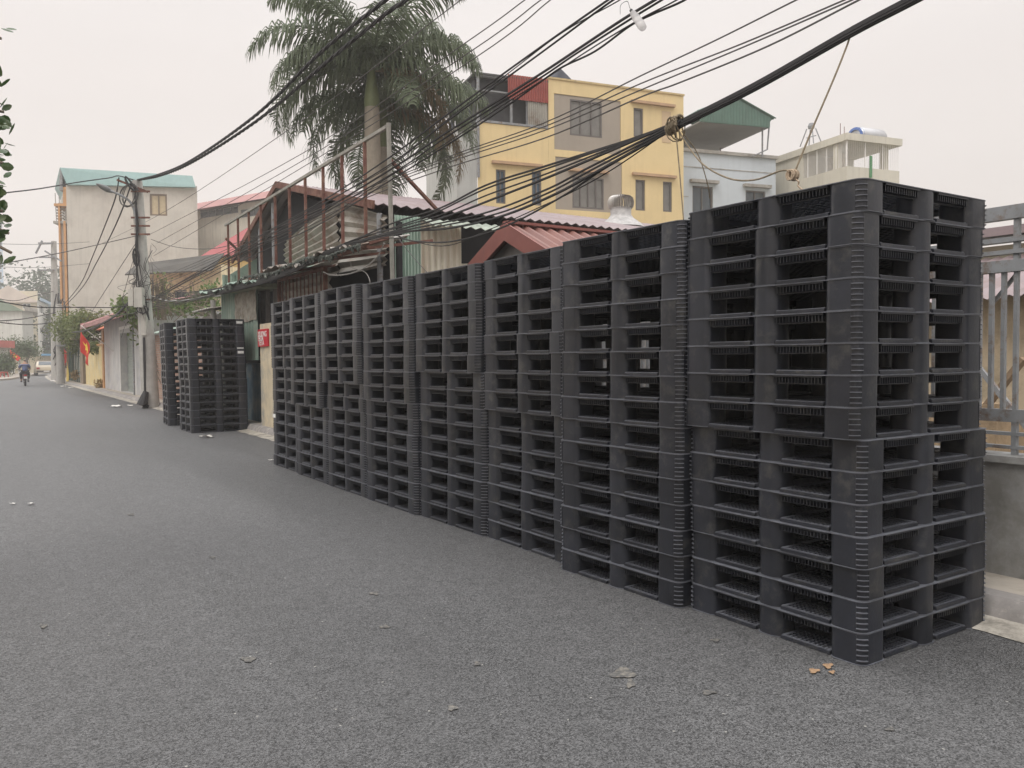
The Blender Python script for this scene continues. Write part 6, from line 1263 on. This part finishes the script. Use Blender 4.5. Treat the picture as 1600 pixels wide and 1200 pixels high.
# red stools at the left edge
for i, (px, lb) in enumerate(((1, 'left of two low red stools at the left edge of the street'), (7, 'right of two low red stools at the left edge of the street'))):
    p = at(px, 590, 66+i); p.z = 0.12; o = thing('red_stool', lb, 'stool', p, 'red stools'); mr_ = mat('red_plastic', (0.4, 0.06, 0.05), rough=0.4)
    c = MB(); c.box(p.x-0.25, p.x+0.25, p.y-0.25, p.y+0.25, 0.5, 0.56); c.build('seat', mr_, o)
    for a, b in ((-1, -1), (1, -1), (1, 1), (-1, 1)): c = MB(); c.bar((p.x+a*0.22, p.y+b*0.22, 0.5), (p.x+a*0.28, p.y+b*0.28, 0.12), 0.05); c.build('leg', mr_, o)
# ------------------------------------------------------------------ litter, stains
def patch(px, py, rx, ry, label, m_, name='dried_stain', seed=0, z=0.004, cat='stain'):
    rr = random.Random(seed); p = onz(px, py, z); e1 = onz(px+rx, py, z)-p; e2 = onz(px, py+ry, z)-p; c = MB(); n_ = 22
    c.add([p+e1*math.cos(2*math.pi*k/n_)*(k_ := 0.8+0.2*math.sin(3*2*math.pi*k/n_+seed)+rr.uniform(-0.1, 0.1))+e2*math.sin(2*math.pi*k/n_)*k_ + Vector((0, 0, 0.001)) for k in range(n_)], [tuple(range(n_))]); return tag(c.build(name, m_), label, cat, 'pale spots dried on the asphalt' if name == 'dried_stain' else None)
m_mud = mat('dried_mud', (0.20, 0.185, 0.16), rough=0.9, var=0.4, scale=60, col2=(0.10, 0.098, 0.095), amt=0.8, s2=40); m_org = mat('orange_peel', (0.33, 0.215, 0.13), rough=0.8, var=0.3, scale=40)
for i, (px, py, rx, ry, lb) in enumerate(((973, 1052, 22, 10, 'largest pale dried patch on the asphalt, centre right foreground'), (985, 1068, 8, 9, 'small tail of the largest pale patch on the asphalt'), (1107, 1082, 13, 4, 'oval pale spot right of the largest patch'), (388, 1030, 14, 5, 'pale oval spot in the left centre foreground'),
                                          (1118, 1000, 10, 3, 'thin pale streak near the foot of the nearest stack'), (585, 927, 9, 3, 'pale fleck in the middle of the road'), (601, 979, 9, 3, 'pale fleck below the middle of the road'), (745, 1037, 6, 4, 'small beige dot left of the largest patch'),
                                          (707, 1106, 10, 5, 'faint pale spot low in the middle foreground'), (68, 978, 7, 4, 'pale dot at the left foreground'), (332, 871, 6, 2, 'bright fleck in the left middle of the road'), (205, 804, 7, 2, 'faint pale fleck far left on the road'), (1391, 1139, 9, 4, 'faint pale spot at the lower right corner'))):
    patch(px, py, rx, ry, lb, m_mud, seed=i)
for i, (px, py, rx, ry, lb) in enumerate(((1272, 1048, 10, 4.5, 'left of the orange scraps in front of the nearest stack'), (1294, 1040, 9, 5, 'upper right orange scrap in front of the nearest stack'), (1300, 1050, 6, 3, 'smallest orange scrap in front of the nearest stack'))):
    patch(px, py, rx, ry, lb, m_org, 'orange_scrap', seed=i+40, z=0.006, cat='litter')
m_pap = mat('litter_paper', (0.72, 0.70, 0.66), rough=0.8, var=0.1, scale=30)
for i, (px, py, w_, lb) in enumerate(((323, 683, 0.22, 'crumpled white paper lying in front of the separate stack'), (182, 636, 0.3, 'white sheet of litter on the road left of the near pole'), (203, 634, 0.15, 'small white scrap at the kerb by the near pole'), (99, 604, 0.25, 'white litter at the foot of the shorter far pole'), (111, 606, 0.2, 'white litter right of the far poles'), (48, 787, 0.06, 'tiny white scrap on the left side of the road'), (20, 787, 0.05, 'tiny white scrap near the left edge of the road'), (424, 719, 0.06, 'tiny white scrap left of the farthest stack of the row'), (83, 596, 0.35, 'white bag at the foot of the tall far pole'))):
    rr = random.Random(i+5); p = onz(px, py, 0.012); c = MB(); n_ = 5
    c.add([p+Vector((w_*(a/4-0.5)+rr.uniform(-1, 1)*w_*0.12, w_*0.9*(b/4-0.5)+rr.uniform(-1, 1)*w_*0.12, rr.uniform(0, w_*0.22))) for b in range(n_) for a in range(n_)], [(b*n_+a, b*n_+a+1, (b+1)*n_+a+1, (b+1)*n_+a) for b in range(n_-1) for a in range(n_-1)])
    tag(c.build('paper_scrap', m_pap), lb, 'litter', 'scraps of litter on the road')
# ------------------------------------------------------------------ haze: one closed box of pale air round the scene
mb = MB(); mb.box(-90, 140, -40, 260, -1.2, 42); hz = tag(mb.build('haze', mat('tmp_haze', (1, 1, 1))), kind='stuff')
mh = bpy.data.materials.new('haze_air'); mh.use_nodes = True; t = mh.node_tree; t.nodes.clear(); o_ = t.nodes.new('ShaderNodeOutputMaterial'); pv = t.nodes.new('ShaderNodeVolumePrincipled')
pv.inputs['Color'].default_value = (1.0, 0.985, 0.97, 1); pv.inputs['Density'].default_value = 0.0015; pv.inputs['Anisotropy'].default_value = 0.0
t.links.new(pv.outputs[0], o_.inputs['Volume']); hz.data.materials[0] = mh
